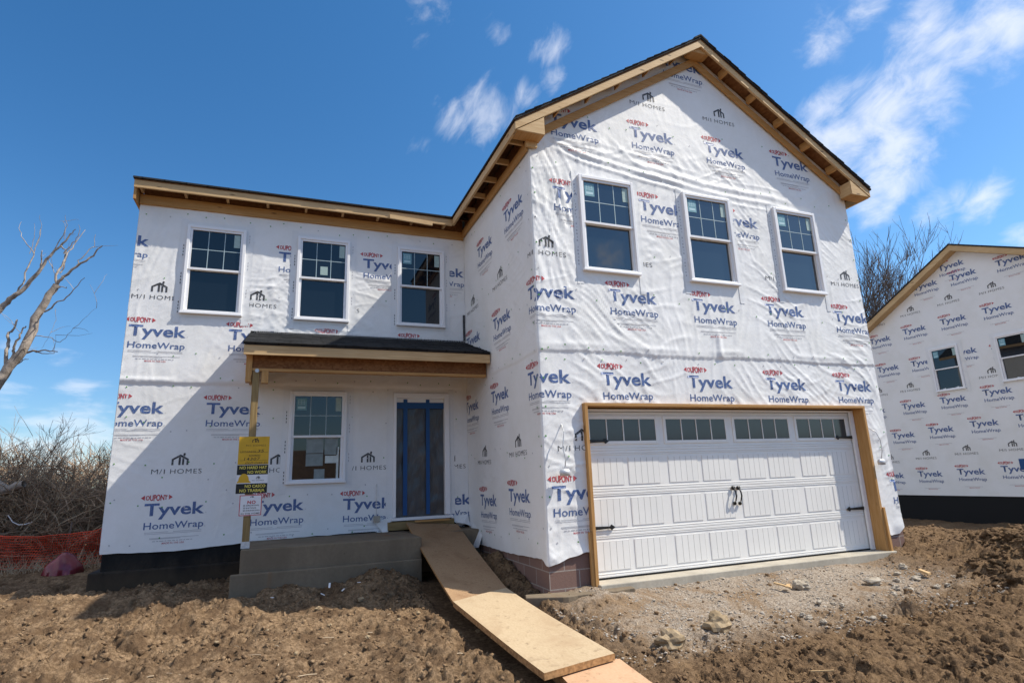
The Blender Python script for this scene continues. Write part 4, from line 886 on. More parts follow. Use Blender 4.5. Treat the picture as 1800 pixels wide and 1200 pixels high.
# wire lath and building paper along the top of the porch roof
b = MB()
for k in range(110):
    x = PX0+.05+k*(PX1-PX0-.06)/110; h = .028+.03*abs(math.sin(k*1.7)); b.tube([(x, D-.05, PZB+.0), (x+.03, D-.055, PZB+h), (x+.055, D-.05, PZB+.002)], .004, M['galv'], 3)
b.box(PX0, PX1, D-.046, D-.042, PZB-.02, PZB+.03, M['rubber']); b.build('flashing_lath', por)
b = MB(); b.box(PX0+.13, PX0+.218, BY-.005, BY+.085, .47, BZ0-.001, M['treated_z']); po = b.build('porch_post', H, bevel=.006)
b = MB(); b.box(PX0+.122, PX0+.226, BY-.013, BY+.093, .445, .53, M['galv']); b.build('post_base', po)
b = MB(); b.box(-3.47, -1.12, 1.88, D+.02, -.5, .44, M['concrete']); ps = b.build('porch_slab', H, bevel=.012)
b = MB(); b.box(-1.119, -.02, 2.62, D+.02, -.5, .43, M['concrete']); b.build('entry_foundation', H, bevel=.01)
b = MB(); b.box(-3.57, -1.13, 1.80, 1.879, -.5, .155, M['concrete']); b.build('footing', ps, bevel=.015)
b = MB(); b.box(-1.40, -.30, D-.10, D+.02, .46, .585, M['treated_x']); b.build('sill_plank', H)
b = MB(); p = at_y(662, 912, D-.07); b.tube([(p[0], D-.03, p[2]+.55), (p[0]-.01, D-.07, p[2]+.2), (p[0], D-.06, p[2]+.03)], .006, M['galv'], 5); b.box(p[0]-.05, p[0]+.05, D-.09, D-.05, p[2]-.04, p[2]+.05, M['slab']); b.build('wire_stub', H)
# torn skirts of wrap hanging at the foot of the walls
def rag(pts, name='torn_wrap'):
    b = MB(); b.raw(pts, [tuple(range(len(pts)))], M['wrap']); return b.build(name, H)
rag([(-1.62, D-.03, .62), (-1.33, D-.035, .66), (-1.36, D-.06, .50), (-1.44, D-.10, .36), (-1.50, D-.05, .47)])
rag([(-.36, D-.04, .62), (-.04, D-.03, .64), (-.02, D-.12, .45), (-.16, D-.18, .50), (-.28, D-.08, .52)])
rag([(-.02, 2.95, .52), (-.02, 2.45, .35), (-.10, 2.42, .17), (-.16, 2.72, .14), (-.09, 2.9, .36)])
# wire stubs for the wall lamps, each with a round plate
for (pa, pb, bx) in (((987, 745), (993, 828), .010), ((1524, 751), (1549, 810), .012)):
    a = at_y(*pa, -.02); c = at_y(*pb, -.12); b = MB(); m_ = (a+c)/2+np.array([.06, -.07, .06]) if pa[0] > 1200 else (a+c)/2+np.array([-.03, -.05, .0])
    b.tube([tuple(a), tuple((a+m_)/2+np.array([.015, -.03, .03])), tuple(m_), tuple((m_+c)/2+np.array([.02, -.01, 0])), tuple(c)], .007, M['galv'], 6)
    lw_ = b.build('lamp_wire', H, True)
    b = MB(); k = 14; R_ = .075
    ring = lambda r, z, s=.6: [(c[0]+r*math.cos(2*math.pi*i/k), c[1]+s*r*math.sin(2*math.pi*i/k), c[2]+z) for i in range(k)]
    v = ring(R_*.75, .03)+ring(R_, -.005)+ring(R_*.9, -.055); f = [(j*k+i, j*k+(i+1) % k, (j+1)*k+(i+1) % k, (j+1)*k+i) for j in (0, 1) for i in range(k)]+[tuple(range(k))[::-1], tuple(range(2*k, 3*k))]
    b.raw(v, f, M['galv']); b.build('box_cover', lw_, True)

# ------------------------------------------------------------------ signs on the porch post
def sign_text(b, body, bold, spacing, x0, wd, z0, cap, y, m, capref='T', shear=0.0):
    v, f = fit(body, bold, spacing, x0, wd, z0, cap, capref)
    t = MB(); t.raw([(p[0]+shear*(p[1]-z0), y, p[1]) for p in v], f, M[m]); t.build('lettering', b)
def sign_icon(b, cx, z, wd, h, y, m):
    P = Print(); icon(P, cx, z, wd, h, 0); t = MB(); t.raw([(p[0], y, p[1]) for p in P.v], P.f, M[m]); t.build('emblem', b)
SY = BY-.035
pTL, pTR, pBL, pBR = at_y(422, 767, SY), at_y(474, 767, SY), at_y(414, 866, SY), at_y(468, 867, SY)
sx0, sx1 = (pTL[0]+pBL[0])/2-.005, (pTR[0]+pBR[0])/2+.005; sz0, sz1 = (pBL[2]+pBR[2])/2, (pTL[2]+pTR[2])/2
S1 = empty('safety_sign', ((sx0+sx1)/2, SY, sz0), 'tall yellow and black hard hat sign with a lot number nailed to the porch post', 'sign')
wd, ht = sx1-sx0, sz1-sz0; fy = SY-.0015
b = MB(); b.box(sx0, sx1, SY, SY+.012, sz0, sz1, M['sign_white']); b.build('board', S1)
ZZ = lambda t: sz1-t*ht; XX = lambda t: sx0+t*wd
b = MB(); b.box(sx0+.001, sx1-.001, SY-.001, SY-.0002, ZZ(.498), ZZ(0), M['sign_yellow'])
b.box(XX(.0), XX(1), SY-.001, SY-.0002, ZZ(.675), ZZ(.505), M['sign_black']); b.box(XX(.0), XX(1), SY-.001, SY-.0002, ZZ(1.0), ZZ(.83), M['sign_black'])
for (t, h) in ((.285, .004), (.425, .004), (.492, .004)): b.box(XX(.06), XX(.97), SY-.0014, SY-.0011, ZZ(t), ZZ(t-h), M['sign_black'])
b.build('print_bands', S1)
b = S1
sign_icon(b, XX(.54), ZZ(.105), .22*wd, .082*ht, fy, 'sign_black'); sign_text(b, 'M/I HOMES', -.004, 1.2, XX(.24), .64*wd, ZZ(.175), .030*ht, fy, 'sign_black')
sign_text(b, 'LOT/UNIT#', .006, 1, XX(.07), .50*wd, ZZ(.28), .026*ht, fy, 'sign_black'); sign_text(b, '35', .006, 1, XX(.62), .20*wd, ZZ(.278), .045*ht, fy, 'sign_black', 'T', .2)
sign_text(b, 'ADDRESS', .012, 1, XX(.34), .38*wd, ZZ(.352), .027*ht, fy, 'sign_black')
sign_text(b, '14307', .004, 1.1, XX(.20), .50*wd, ZZ(.418), .045*ht, fy, 'sign_black', 'T', .2); sign_text(b, 'OLD OAK Dr', .002, 1.0, XX(.24), .74*wd, ZZ(.487), .036*ht, fy, 'sign_black', 'T', .35)
sign_text(b, 'NO HARD HAT', .02, 1, XX(.08), .88*wd, ZZ(.575), .050*ht, fy-.001, 'sign_ink_yellow'); sign_text(b, 'NO WORK', .02, 1, XX(.34), .62*wd, ZZ(.655), .050*ht, fy-.001, 'sign_ink_yellow')
sign_text(b, 'NO CASCO', .02, 1, XX(.28), .66*wd, ZZ(.90), .050*ht, fy-.001, 'sign_ink_yellow'); sign_text(b, 'NO TRABAJA', .02, 1, XX(.12), .80*wd, ZZ(.975), .050*ht, fy-.001, 'sign_ink_yellow')
sign_icon(b, XX(.69), ZZ(.755), .13*wd, .055*ht, fy, 'sign_black'); sign_text(b, 'M/I HOMES', -.002, 1.2, XX(.50), .38*wd, ZZ(.79), .020*ht, fy, 'sign_black')
b = MB(); k = 14; cx = XX(.23); z0_ = ZZ(.815); pr = [(cx-.21*wd, z0_), (cx+.23*wd, z0_), (cx+.22*wd, z0_+.02*ht)]+[(cx+.17*wd*math.cos(math.pi*i/k), z0_+.035*ht+.125*ht*math.sin(math.pi*i/k)) for i in range(k+1)]+[(cx-.21*wd, z0_+.02*ht)]
b.prism(pr, 'y', SY-.0022, SY-.0012, M['sign_yellow']); b.build('helmet_picture', S1)
qTL, qTR, qBL, qBR = at_y(421.5, 869, SY), at_y(461.5, 869, SY), at_y(418.5, 907, SY), at_y(459, 905, SY)
rx0, rx1 = (qTL[0]+qBL[0])/2, (qTR[0]+qBR[0])/2; rz0, rz1 = (qBL[2]+qBR[2])/2, (qTL[2]+qTR[2])/2
S2 = empty('rules_sign', ((rx0+rx1)/2, SY, rz0), 'small white sign with red border under the hard hat sign', 'sign')
b = MB(); b.box(rx0, rx1, SY, SY+.010, rz0, rz1, M['sign_white']); b.build('board', S2)
w2, h2 = rx1-rx0, rz1-rz0; b = MB(); b.ring(rx0+.003, rx1-.003, rz0+.003, rz1-.003, .009, SY-.001, SY-.0002, M['sign_red']); b.build('border', S2)
b = S2; X2 = lambda t: rx0+t*w2; Z2 = lambda t: rz1-t*h2
sign_icon(b, X2(.55), Z2(.14), .16*w2, .085*h2, fy, 'sign_black'); sign_text(b, 'NO', .03, 1.15, X2(.36), .36*w2, Z2(.43), .15*h2, fy, 'sign_red')
for t, s, e in ((.54, 'SMOKING', .56), (.66, 'EATING', .44), (.78, 'DRINKING', .60)):
    sign_text(b, s, .015, 1.1, X2(.31), e*w2, Z2(t), .06*h2, fy, 'sign_black'); q = MB(); q.ring(X2(.19), X2(.26), Z2(t+.0), Z2(t-.065), .004, SY-.0014, SY-.0004, M['sign_black']); q.build('tick_box', S2)
sign_text(b, 'IN THE HOME', .015, 1.1, X2(.10), .82*w2, Z2(.92), .065*h2, fy, 'sign_black')

# ------------------------------------------------------------------ plank walk to the door
def sheet(name, tl, tr, br, bl, th, m, label, cat, sag=0.0, edge='sheet_edge'):
    n = 14; V = []; tl, tr, br, bl = (np.array(p, float) for p in (tl, tr, br, bl))
    for i in range(n+1):
        t = i/n
        for j in range(5):
            s_ = j/4; p = (tl*(1-s_)+tr*s_)*(1-t)+(bl*(1-s_)+br*s_)*t; p[2] += -sag*4*t*(1-t)+.004*math.sin(3*s_+5*t); V.append(p)
    N = len(V); V += [p-np.array([0, 0, th]) for p in V]; F_ = []; mi = []
    for i in range(n):
        for j in range(4):
            a = i*5+j; F_.append((a, a+1, a+6, a+5)); mi.append(0); F_.append((N+a, N+a+5, N+a+6, N+a+1)); mi.append(1)
    per = [j for j in range(5)]+[i*5+4 for i in range(1, n+1)]+[n*5+j for j in (3, 2, 1, 0)]+[i*5 for i in range(n-1, 0, -1)]
    for a, c in zip(per, per[1:]+per[:1]): F_.append((a, N+a, N+c, c)); mi.append(1)
    o = link(name, np_mesh(name, np.array(V), F_, [M[m], M[edge]], mi)); return finish(o, label, cat)
sheet('plank_sheet', (-1.12, 3.02, .575), (-.28, 2.96, .50), (-.385, .30, -.135), (-1.175, -.14, -.135), .03, 'sheet_old', 'dark weathered plywood sheet sloping from the front doorway, upper end of the walk', 'plywood sheet', .02)
sheet('plank_sheet', (-1.19, -.03, -.085), (-.40, .40, -.085), (-.275, -1.90, -.283), (-1.01, -2.06, -.283), .055, 'sheet_pale', 'pale sunlit plywood sheet in the middle of the plank walk', 'plywood sheet', .012)
sheet('plank_sheet', (-.805, -1.74, -.345), (-.20, -1.85, -.345), (-.32, -3.45, -.42), (-.97, -3.35, -.42), .10, 'sheet_orange', 'orange plywood sheet at the lower end of the plank walk', 'plywood sheet', 0)
b = MB(); b.box(-.98, -.42, 2.94, 3.03, .575, .60, M['frieze_x']); o = b.build('wood_cleat'); finish(o, 'short wooden board lying across the top of the plank walk at the doorway', 'board')

b = MB()
for (x0_, y0_, z0_, a, l, rr) in T0: l *= .7; b.tube([(x0_-l*math.cos(a), y0_-l*math.sin(a), z0_), (x0_, y0_, z0_+.006), (x0_+l*math.cos(a), y0_+l*math.sin(a), z0_+.004)], rr, M['brush_pale'], 4)
finish(b.build('straw_bits'), kind='stuff')

# ------------------------------------------------------------------ the house next door
NX = 16.0
def n_at(px, py, dx=0): return at_x(px, py, NX+dx)
NB = empty('neighbouring_house', (NX+4, 3, 0), 'shaded wrapped house farther right with a low gable facing the garage', 'house')
apx = n_at(1668, 430, -.28); lft = n_at(1522, 570, -.28); rgt = n_at(1800, 436, -.28)
bz = n_at(1690, 871)[2]; sL = (apx[2]-lft[2])/(lft[1]-apx[1]); sR = (apx[2]-rgt[2])/(apx[1]-rgt[1])
yl, yr2 = apx[1]+4.6, apx[1]-4.2; roofz = lambda y: apx[2]-(sL*(y-apx[1]) if y > apx[1] else sR*(apx[1]-y))
def base_n(u, v): return np.stack([np.full_like(u, NX), -u, v], -1), np.tile(np.array([-1., 0, 0]), (len(u), 1))
def disp_n(u, v): return .004*fbm(u*1.2, v*1.2, 201, 3)+.003*ridges(u, v, -.5, .25, 1.2, 202)
nw = []
for (tl, tr_, bl) in (((1633, 614), (1683, 605), (1648, 690)), ((1747, 591), (1806, 580), (1766, 672))):
    a, c, e = n_at(*tl), n_at(*tr_), n_at(*bl); nw.append((-a[1], (a[2]+c[2])/2, a[1]-c[1], (a[2]+c[2])/2-e[2]-.02))
SN = Sheet(base_n, disp_n, -yl+.1, -yr2-.1, [(x, x+w_, zt-h_, zt) for x, zt, w_, h_ in nw])
SN.grid(np.linspace(-yl+.1, -yr2-.1, 90), lambda u: np.full_like(u, bz), lambda u: np.array([roofz(-q)-.12 for q in u]), 70)
SN.top = lambda u: np.array([roofz(-q_)-.14 for q_ in u])
for q in [(1671, 466), (1626, 501), (1692, 482), (1776, 456), (1547, 597), (1607, 579), (1675, 561), (1752, 541), (1561, 647), (1622, 636), (1693, 618), (1538, 722), (1606, 712), (1675, 701), (1753, 687),
          (1588, 764), (1654, 754), (1730, 743), (1815, 731), (1570, 835), (1635, 832), (1707, 828), (1787, 823), (1522, 770), (1560, 506), (1770, 612)]:
    p = n_at(*q); SN.prt(0, -p[1], p[2], 1.0, 0, False, .006)
for q in [(1600, 552), (1667, 532), (1743, 511), (1540, 573), (1600, 686), (1743, 661), (1545, 695), (1667, 671), (1565, 812), (1628, 805), (1699, 797), (1780, 790)]:
    p = n_at(*q); SN.prt(1, -p[1], p[2], 1.0, 0, False, .006)
for x, zt, w_, h_ in nw: SN.strip(x-.12, x+w_+.12, zt, zt+.10, 6, .008); SN.strip(x-.12, x, zt-h_-.1, zt, 6, .008); SN.strip(x+w_, x+w_+.12, zt-h_-.1, zt, 6, .008)
SN.build('wrap', NB)
for x, zt, w_, h_ in nw: window(NB, T_side(NX-.012), x, zt, w_, h_, grid=False, blue=True)
b = MB(); b.box(NX+.04, NX+8, yr2+.12, yl-.12, bz-.1, roofz(yl)-.2, M['osb']); b.build('sheathing', NB)
b = MB(); b.box(NX+.03, NX+8, yr2+.11, yl-.11, -1.0, bz+.05, M['rubber']); b.build('foundation_wall', NB)
for y0, y1, m in ((yl+.25, apx[1], 0), (yr2-.25, apx[1], 1)):
    b = MB(); b.hexa([(NX-.32, y0, roofz(y0)-.02), (NX-.32, y1, roofz(y1)-.02), (NX+8, y1, roofz(y1)-.02), (NX+8, y0, roofz(y0)-.02)], [(NX-.32, y0, roofz(y0)+.03), (NX-.32, y1, roofz(y1)+.03), (NX+8, y1, roofz(y1)+.03), (NX+8, y0, roofz(y0)+.03)], M['shingle']); b.build('roof', NB)
    b = MB(); b.hexa([(NX-.30, y0, roofz(y0)-.20), (NX-.30, y1, roofz(y1)-.20), (NX-.012, y1, roofz(y1)-.20), (NX-.012, y0, roofz(y0)-.20)], [(NX-.30, y0, roofz(y0)-.021), (NX-.30, y1, roofz(y1)-.021), (NX-.012, y1, roofz(y1)-.021), (NX-.012, y0, roofz(y0)-.021)], M['pine_y']); b.build('rake_board', NB)
p = n_at(1792, 806); b = MB(); b.box(NX-.05, NX-.03, p[1]-.5, p[1], p[2]-.28, p[2], M['blue_tape']); b.build('posted_notice', NB)

# ------------------------------------------------------------------ bare trees
class Tubes:
    def __init__(s): s.V = []; s.F = []; s.n = 0
    def add(s, P, R, k=4):
        P = np.asarray(P, float); n = len(P); T = np.gradient(P, axis=0); T /= np.linalg.norm(T, axis=1)[:, None]+1e-9
        a = np.cross(T, np.array([.3, .5, .81])); a /= np.linalg.norm(a, axis=1)[:, None]+1e-9; b = np.cross(T, a)
        th = np.arange(k)*2*math.pi/k; R = np.asarray(R)[:, None, None]
        V = P[:, None, :]+R*(np.cos(th)[None, :, None]*a[:, None, :]+np.sin(th)[None, :, None]*b[:, None, :])
        ix = s.n+np.arange(n*k).reshape(n, k); r = np.roll(ix, -1, 1)
        s.V.append(V.reshape(-1, 3)); s.F.append(np.stack([ix[:-1], r[:-1], r[1:], ix[1:]], -1).reshape(-1, 4)); s.n += n*k
    def build(s, name, mat, parent=None): return link(name, np_mesh(name, np.concatenate(s.V), np.concatenate(s.F), [mat], smooth=True), parent)
def rv(): v = RS.randn(3); return v/np.linalg.norm(v)
def limb(p, d, l, r0, r1, n, wob, up=0.0):
    P = [np.array(p, float)]; d = np.array(d, float)
    for i in range(n): d = d+wob*rv()+np.array([0, 0, up]); d /= np.linalg.norm(d); P.append(P[-1]+d*l/n)
    return np.array(P), np.linspace(r0, r1, n+1)
def grow(T, p, d, l, r, depth, minr, spread=.65, up=.10, kids=(2, 4)):
    P, R = limb(p, d, l, r, r*.55, 6, .13, up*.3); T.add(P, R, 5 if r > .03 else 3)
    if depth == 0: return
    for i in range(RS.randint(*kids)+1):
        t = .35+.65*RS.rand(); j = min(int(t*6), 5); q = P[j]; dd = (P[j+1]-P[j]); dd /= np.linalg.norm(dd)
        dd = dd*.9+spread*rv()+np.array([0, 0, up]); dd /= np.linalg.norm(dd); grow(T, q, dd, l*(.5+.28*RS.rand()), max(R[j]*.62, minr), depth-1, minr, spread, up, kids)
def bare_tree(x, y, h, r, label, group=None, lean=(0, 0), depth=5):
    o = empty('bare_tree', (x, y, gz(x, y)), label, 'tree', group); z0 = gz(x, y)-.1
    T = Tubes(); P, R = limb((x, y, z0), (lean[0], lean[1], 1), h*.42, r, r*.62, 8, .05); T.add(P, R, 8); T.build('trunk', M['bark_dark'], o)
    C = Tubes()
    for i in range(6):
        j = 4+i//2 if i < 5 else 8; a = i*2.4; d = np.array([math.cos(a)*.5, math.sin(a)*.5, 1.0]); grow(C, P[min(j, 8)], d/np.linalg.norm(d), h*.30, R[min(j, 8)]*.62, depth-1, .010, .55, .16)
    C.build('crown', M['bark_dark'], o)
for (px, Y, h, r, lab) in ((1500, 13, 14.0, .17, 'bare tree nearest the garage corner'), (1543, 13.5, 14.4, .20, 'dark bare tree with dense twigs between the two houses'), (1600, 14.5, 15.6, .15, 'slender bare tree rising highest above the neighbouring roof'), (1570, 20, 17, .16, 'faint bare tree behind the two darker ones'), (1650, 19, 15, .15, 'bare tree mostly hidden by the neighbouring roof')):
    p = at_y(px, 850, Y); bare_tree(p[0], Y, h, r, lab)
# dead tree on the left: limbs as the photograph shows them, spread in depth
DT = empty('dead_tree', (-13.2, 8.4, gz(-13.2, 8.4)), 'tall dead tree with pale broken limbs reaching in from the left', 'tree')
T = Tubes()
def branch(px, y0, y1, r0, r1, k=6, T_=None):
    n = len(px); Ys = np.linspace(y0, y1, n); P = np.array([at_y(q[0], q[1], Y) for q, Y in zip(px, Ys)])
    # refine with small bends
    t = np.linspace(0, n-1, (n-1)*3+1); Q = np.stack([np.interp(t, np.arange(n), P[:, i]) for i in range(3)], -1); Q[1:-1] += .012*RS.randn(len(Q)-2, 3)*(1 if r0 > .02 else .8)
    (T_ or T).add(Q, np.linspace(r0*.62, r1*.8, len(Q)), k); return Q
tr = Tubes(); tr.add(np.array([(-13.2, 8.4, -.4), (-13.1, 8.4, 1.2), (-12.9, 8.4, 2.4), (-12.6, 8.4, 3.1)]), [.30, .25, .20, .16], 10); tr.build('trunk', M['bark_grey'], DT)
T.add(np.array([(-12.62, 8.4, 3.05), (-12.3, 8.4, 3.3), tuple(at_y(-30, 720, 8.4)), tuple(at_y(0, 668, 8.4))]), [.16, .14, .115, .103], 8)
branch([(0, 668), (14, 646), (40, 618), (62, 560), (80, 530), (100, 500)], 8.4, 8.3, .165, .085, 8)
branch([(100, 500), (112, 487), (135, 468), (158, 454), (172, 440), (180, 432)], 8.3, 8.0, .055, .012)
branch([(98, 502), (99, 485), (108, 468), (116, 450), (126, 436), (138, 420), (150, 404)], 8.3, 8.7, .045, .008)
branch([(135, 467), (140, 455), (158, 440), (165, 432), (168, 412)], 8.2, 8.3, .022, .005)
branch([(78, 548), (95, 535), (117, 523), (130, 508), (149, 488)], 8.3, 7.8, .030, .007)
branch([(100, 508), (108, 505), (117, 504)], 8.3, 8.2, .022, .008)
branch([(46, 620), (60, 616), (80, 617), (101, 618)], 8.4, 8.0, .042, .012); branch([(58, 616), (75, 621), (95, 621)], 8.4, 8.2, .02, .008)
branch([(58, 590), (72, 590), (90, 594), (107, 602), (117, 592), (128, 577)], 8.4, 8.0, .016, .004)
branch([(12, 650), (11, 620), (14, 605), (17, 585), (25, 575), (30, 562)], 8.4, 8.6, .062, .022); branch([(17, 640), (23, 620), (25, 610), (32, 595), (40, 578), (46, 573)], 8.4, 8.2, .055, .014)
branch([(32, 618), (45, 612)], 8.4, 8.2, .02, .01); branch([(30, 640), (42, 633), (50, 631)], 8.4, 8.2, .02, .008)
branch([(98, 542), (98, 562), (92, 578), (88, 588), (80, 600), (73, 612)], 8.2, 8.0, .007, .003, 4)
T.add(np.array([(-12.75, 8.4, 2.7), (-12.6, 8.6, 4.4), tuple(at_y(-30, 570, 8.9)), tuple(at_y(0, 544, 9.0))]), [.13, .11, .08, .064], 8)
branch([(0, 544), (18, 525), (33, 515), (55, 493), (72, 472), (90, 448), (110, 428), (125, 412), (133, 403)], 9.0, 8.6, .10, .010, 7)
branch([(30, 516), (43, 490), (55, 460), (60, 445), (68, 415), (73, 400)], 9.0, 9.3, .032, .006); branch([(60, 446), (48, 430), (38, 415), (34, 400), (38, 390)], 9.1, 9.4, .018, .004)
branch([(62, 435), (70, 420), (72, 395), (70, 378)], 9.1, 9.0, .012, .003); branch([(52, 446), (58, 425), (62, 405), (60, 392)], 9.1, 9.0, .012, .003)
branch([(72, 472), (73, 455), (74, 440)], 8.9, 8.9, .03, .012); branch([(90, 448), (102, 428), (113, 408), (118, 395), (115, 378)], 8.8, 8.6, .022, .004); branch([(113, 420), (115, 402), (112, 390), (106, 388)], 8.7, 8.7, .012, .003)
branch([(108, 432), (115, 440), (115, 452), (110, 470), (106, 480)], 8.6, 8.5, .022, .018); branch([(112, 446), (125, 430), (135, 420), (140, 405), (138, 395)], 8.5, 8.3, .022, .004); branch([(85, 455), (92, 470), (97, 482)], 8.8, 8.6, .012, .008)
for k in range(22):
    q = T.V[RS.randint(3, len(T.V))]; p = q[RS.randint(len(q)//2, len(q))]; d = rv()*.7+np.array([.35, 0, .7]); P, R = limb(p, d/np.linalg.norm(d), .22+.5*RS.rand(), .006, .002, 5, .28); T.add(P, R, 3)
T.build('limbs', M['bark_grey'], DT)

# ------------------------------------------------------------------ brush along the left edge of the lot
def brush_mass(name, n, xr, yr_, hfun, mat, r, lab=None):
    T = Tubes()
    for i in range(n):
        x = xr[0]+(xr[1]-xr[0])*RS.rand(); y = yr_[0]+(yr_[1]-yr_[0])*RS.rand(); h = hfun(x, y)
        if h <= 0: continue
        z = gz(x, y)+h*.75*RS.rand()**1.2; d = rv(); d[2] = abs(d[2])*.8+.1; d /= np.linalg.norm(d); l = (.5+1.1*RS.rand())
        P, R = limb((x, y, z), d, l, r*(.5+.9*RS.rand()), r*.25, 6, .26, -.02)
        if P[:, 2].max() < gz(x, y)+h*1.25: T.add(P, R, 3)
        for k in range(2):
            q = P[RS.randint(2, 6)]; dd = d+.9*rv(); dd /= np.linalg.norm(dd); P2, R2 = limb(q, dd, l*.5, r*.4, r*.15, 4, .3); T.add(P2, R2, 3)
    return T.build(name, mat)
def hb(x, y): return max(0, 2.75-.20*abs(x+12)*(1 if x > -12 else .1)+.35*float(pnoise(np.array([x*.7]), np.array([y*.7]), 301)[0]))
finish(brush_mass('brush_pile', 6500, (-19, -5.4), (8.2, 12.5), hb, M['brush'], .016), kind='stuff')
finish(brush_mass('brush_stalks', 700, (-18, -6.0), (7.8, 11.5), hb, M['brush_pale'], .013), kind='stuff')
finish(brush_mass('far_thicket', 3600, (-30, -5.0), (13, 19), lambda x, y: 2.9+.5*float(pnoise(np.array([x*.4]), np.array([y*.4]), 305)[0]), M['brush'], .022), kind='stuff')
for k, (px, Y, h, lab) in enumerate(((10, 9.5, 3.3, 'thin sapling standing up from the brush at the left edge of the photo'), (32, 10.5, 3.5, 'taller thin sapling rising out of the brush under the dead tree'), (105, 12.0, 3.0, 'low sapling in the brush nearest the house corner'))):
    p = at_y(px, 950, Y); x = p[0]; o = empty('sapling', (x, Y, gz(x, Y)), lab, 'sapling'); T = Tubes(); P, R = limb((x, Y, gz(x, Y)-.1), (.12, 0, 1), h*.55, .03, .02, 6, .1); T.add(P, R, 5); T.build('trunk', M['brush'], o)
    C = Tubes()
    for i in range(7): grow(C, P[3+i % 4], np.array([math.cos(i*2.1)*.6, math.sin(i*2.1)*.6, .9]), h*.27, .014, 3, .004, .6, .08)
    C.build('crown', M['brush'], o)
T = Tubes(); a = at_y(12, 862, 8.2); c = at_y(42, 850, 8.1); e = at_y(-40, 830, 8.6); T.add(np.array([e, a, (a+c)/2+np.array([0, 0, .02]), c]), [.11, .10, .085, .07], 7); finish(T.build('fallen_log', M['bark_grey']), 'short fallen log lying in the brush pile at the left', 'log')
T = Tubes(); T.add(np.array([at_y(*q, 7.9) for q in ((14, 905), (22, 917), (33, 922), (45, 921), (56, 917))]), [.010]*5, 5); finish(T.build('white_pipe', M['sign_white']), 'thin white hose curling out of the brush', 'hose')
# orange safety fence: a sagging net of strands on thin posts
FN = empty('safety_fence', (-11, 7.3, gz(-11, 7.3)), 'sagging orange plastic safety fence in front of the brush', 'fence')
T = Tubes(); fx = np.linspace(-16.5, -5.8, 150); fy = 7.3+.18*fbm(fx*.5, fx*0, 311, 2)
def ftop(x): return .67+.10*fbm(x*.6, x*0, 312, 2)-.10*np.abs(np.sin(x*1.15))
top = ftop(fx); g0 = np.array([gz(a, c) for a, c in zip(fx, fy)])
for k in range(13):
    t = k/12.; P = np.stack([fx, fy+.05*np.sin(fx*3+t*7)+.06*fbm(fx*2.5, fx*0+t*3, 313, 2), g0+.02+(top*t**.9)+.02*fbm(fx*3, fx*0+t*5, 314, 2)], -1); T.add(P, np.full(len(P), .010 if k in (0, 12) else .0055), 4)
for i in range(0, 150):
    for h in (0, .5):
        j = min(i+h, 149); x = np.interp(j, np.arange(150), fx); y = np.interp(j, np.arange(150), fy); tp = float(ftop(np.array([x]))[0]); zz = gz(x, y); n = 6
        tt = np.linspace(0, 1, n); P = np.stack([x+.10*tt+.03*np.sin(tt*6+x*9), y+.05*np.sin(x*3+tt*7), zz+.02+tp*tt], -1); T.add(P, np.full(n, .0055), 3)
T.build('netting', M['orange_net'], FN)
for x in (-15.6, -13.3, -11.1, -8.9, -6.8):
    b = MB(); y = float(np.interp(x, fx, fy))+.06; z = gz(x, y); b.tube([(x, y, z-.1), (x+.03, y+.02, z+.80)], .016, M['bark_dark'], 6); b.build('post', FN)
# dry grass at the fence
T = Tubes()
for i in range(1500):
    x = -15+9.3*RS.rand(); y = 6.3+.9*RS.rand(); z = gz(x, y); d = np.array([.5*RS.randn(), .4*RS.randn(), 1.]); P, R = limb((x, y, z), d/np.linalg.norm(d), .10+.25*RS.rand(), .004, .0015, 3, .2); T.add(P, R, 3)
finish(T.build('dry_grass', M['brush_pale']), kind='stuff')
# crumpled maroon plastic
p = at_y(113, 998, 6.0); cx, cy = p[0], 6.0; v, f = ICO3; n = fbm(v[:, 0]*2.2, v[:, 1]*2.2+v[:, 2], 321, 3); hgt = np.clip(v[:, 2], 0, 1)
r = (1+.22*n)*(1-.38*hgt); Vb = np.stack([cx+.30*v[:, 0]*r, cy+.24*v[:, 1]*r, gz(cx, cy)-.03+.36*hgt**.8*(1+.12*n)], -1)
finish(link('plastic_sack', np_mesh('plastic_sack', Vb, f, [M['maroon']], smooth=True)), 'shiny crumpled maroon plastic sack on the ground before the orange fence', 'sack')

# ------------------------------------------------------------------ rocks and scraps on the ground
def on_ground(px, py):
    d = ray(px, py); t = np.arange(2.0, 18.0, .004); P = CAM_P[None, :]+d[None, :]*t[:, None]
    return P[np.argmax(P[:, 2] < ground_full(P[:, 0], P[:, 1], False)-.005)]
def rock(px, py, wpx, asp, mat, label, seed, group=None, h=.7):
    p = on_ground(px, py); dep = (p-CAM_P)@CF; s = wpx/FPX*dep*.5; v = lumpy(ICO3, seed, .34, .9)
    V = np.stack([p[0]+v[:, 0]*s, p[1]+v[:, 1]*s*asp, gz(p[0], p[1])+s*.28+v[:, 2]*s*h], -1)
    return finish(link('rock', np_mesh('rock', V, ICO3[1], [M[mat]])), label, 'rock', group)
rock(1180, 1136, 48, .8, 'rock_tan', 'rounded tan boulder half sunk in turned soil right of the orange plywood', 401, h=.75)
rock(1262, 1106, 54, .7, 'rock_tan', 'broad tan rock between the gravel and the turned soil', 402)
rock(1410, 1033, 34, .7, 'rock', 'largest pale grey rock on the packed gravel before the garage door', 403, h=.6)
rock(1537, 1027, 30, .6, 'rock', 'flat pale slab of stone amid small rocks right of the garage door', 404, h=.5)
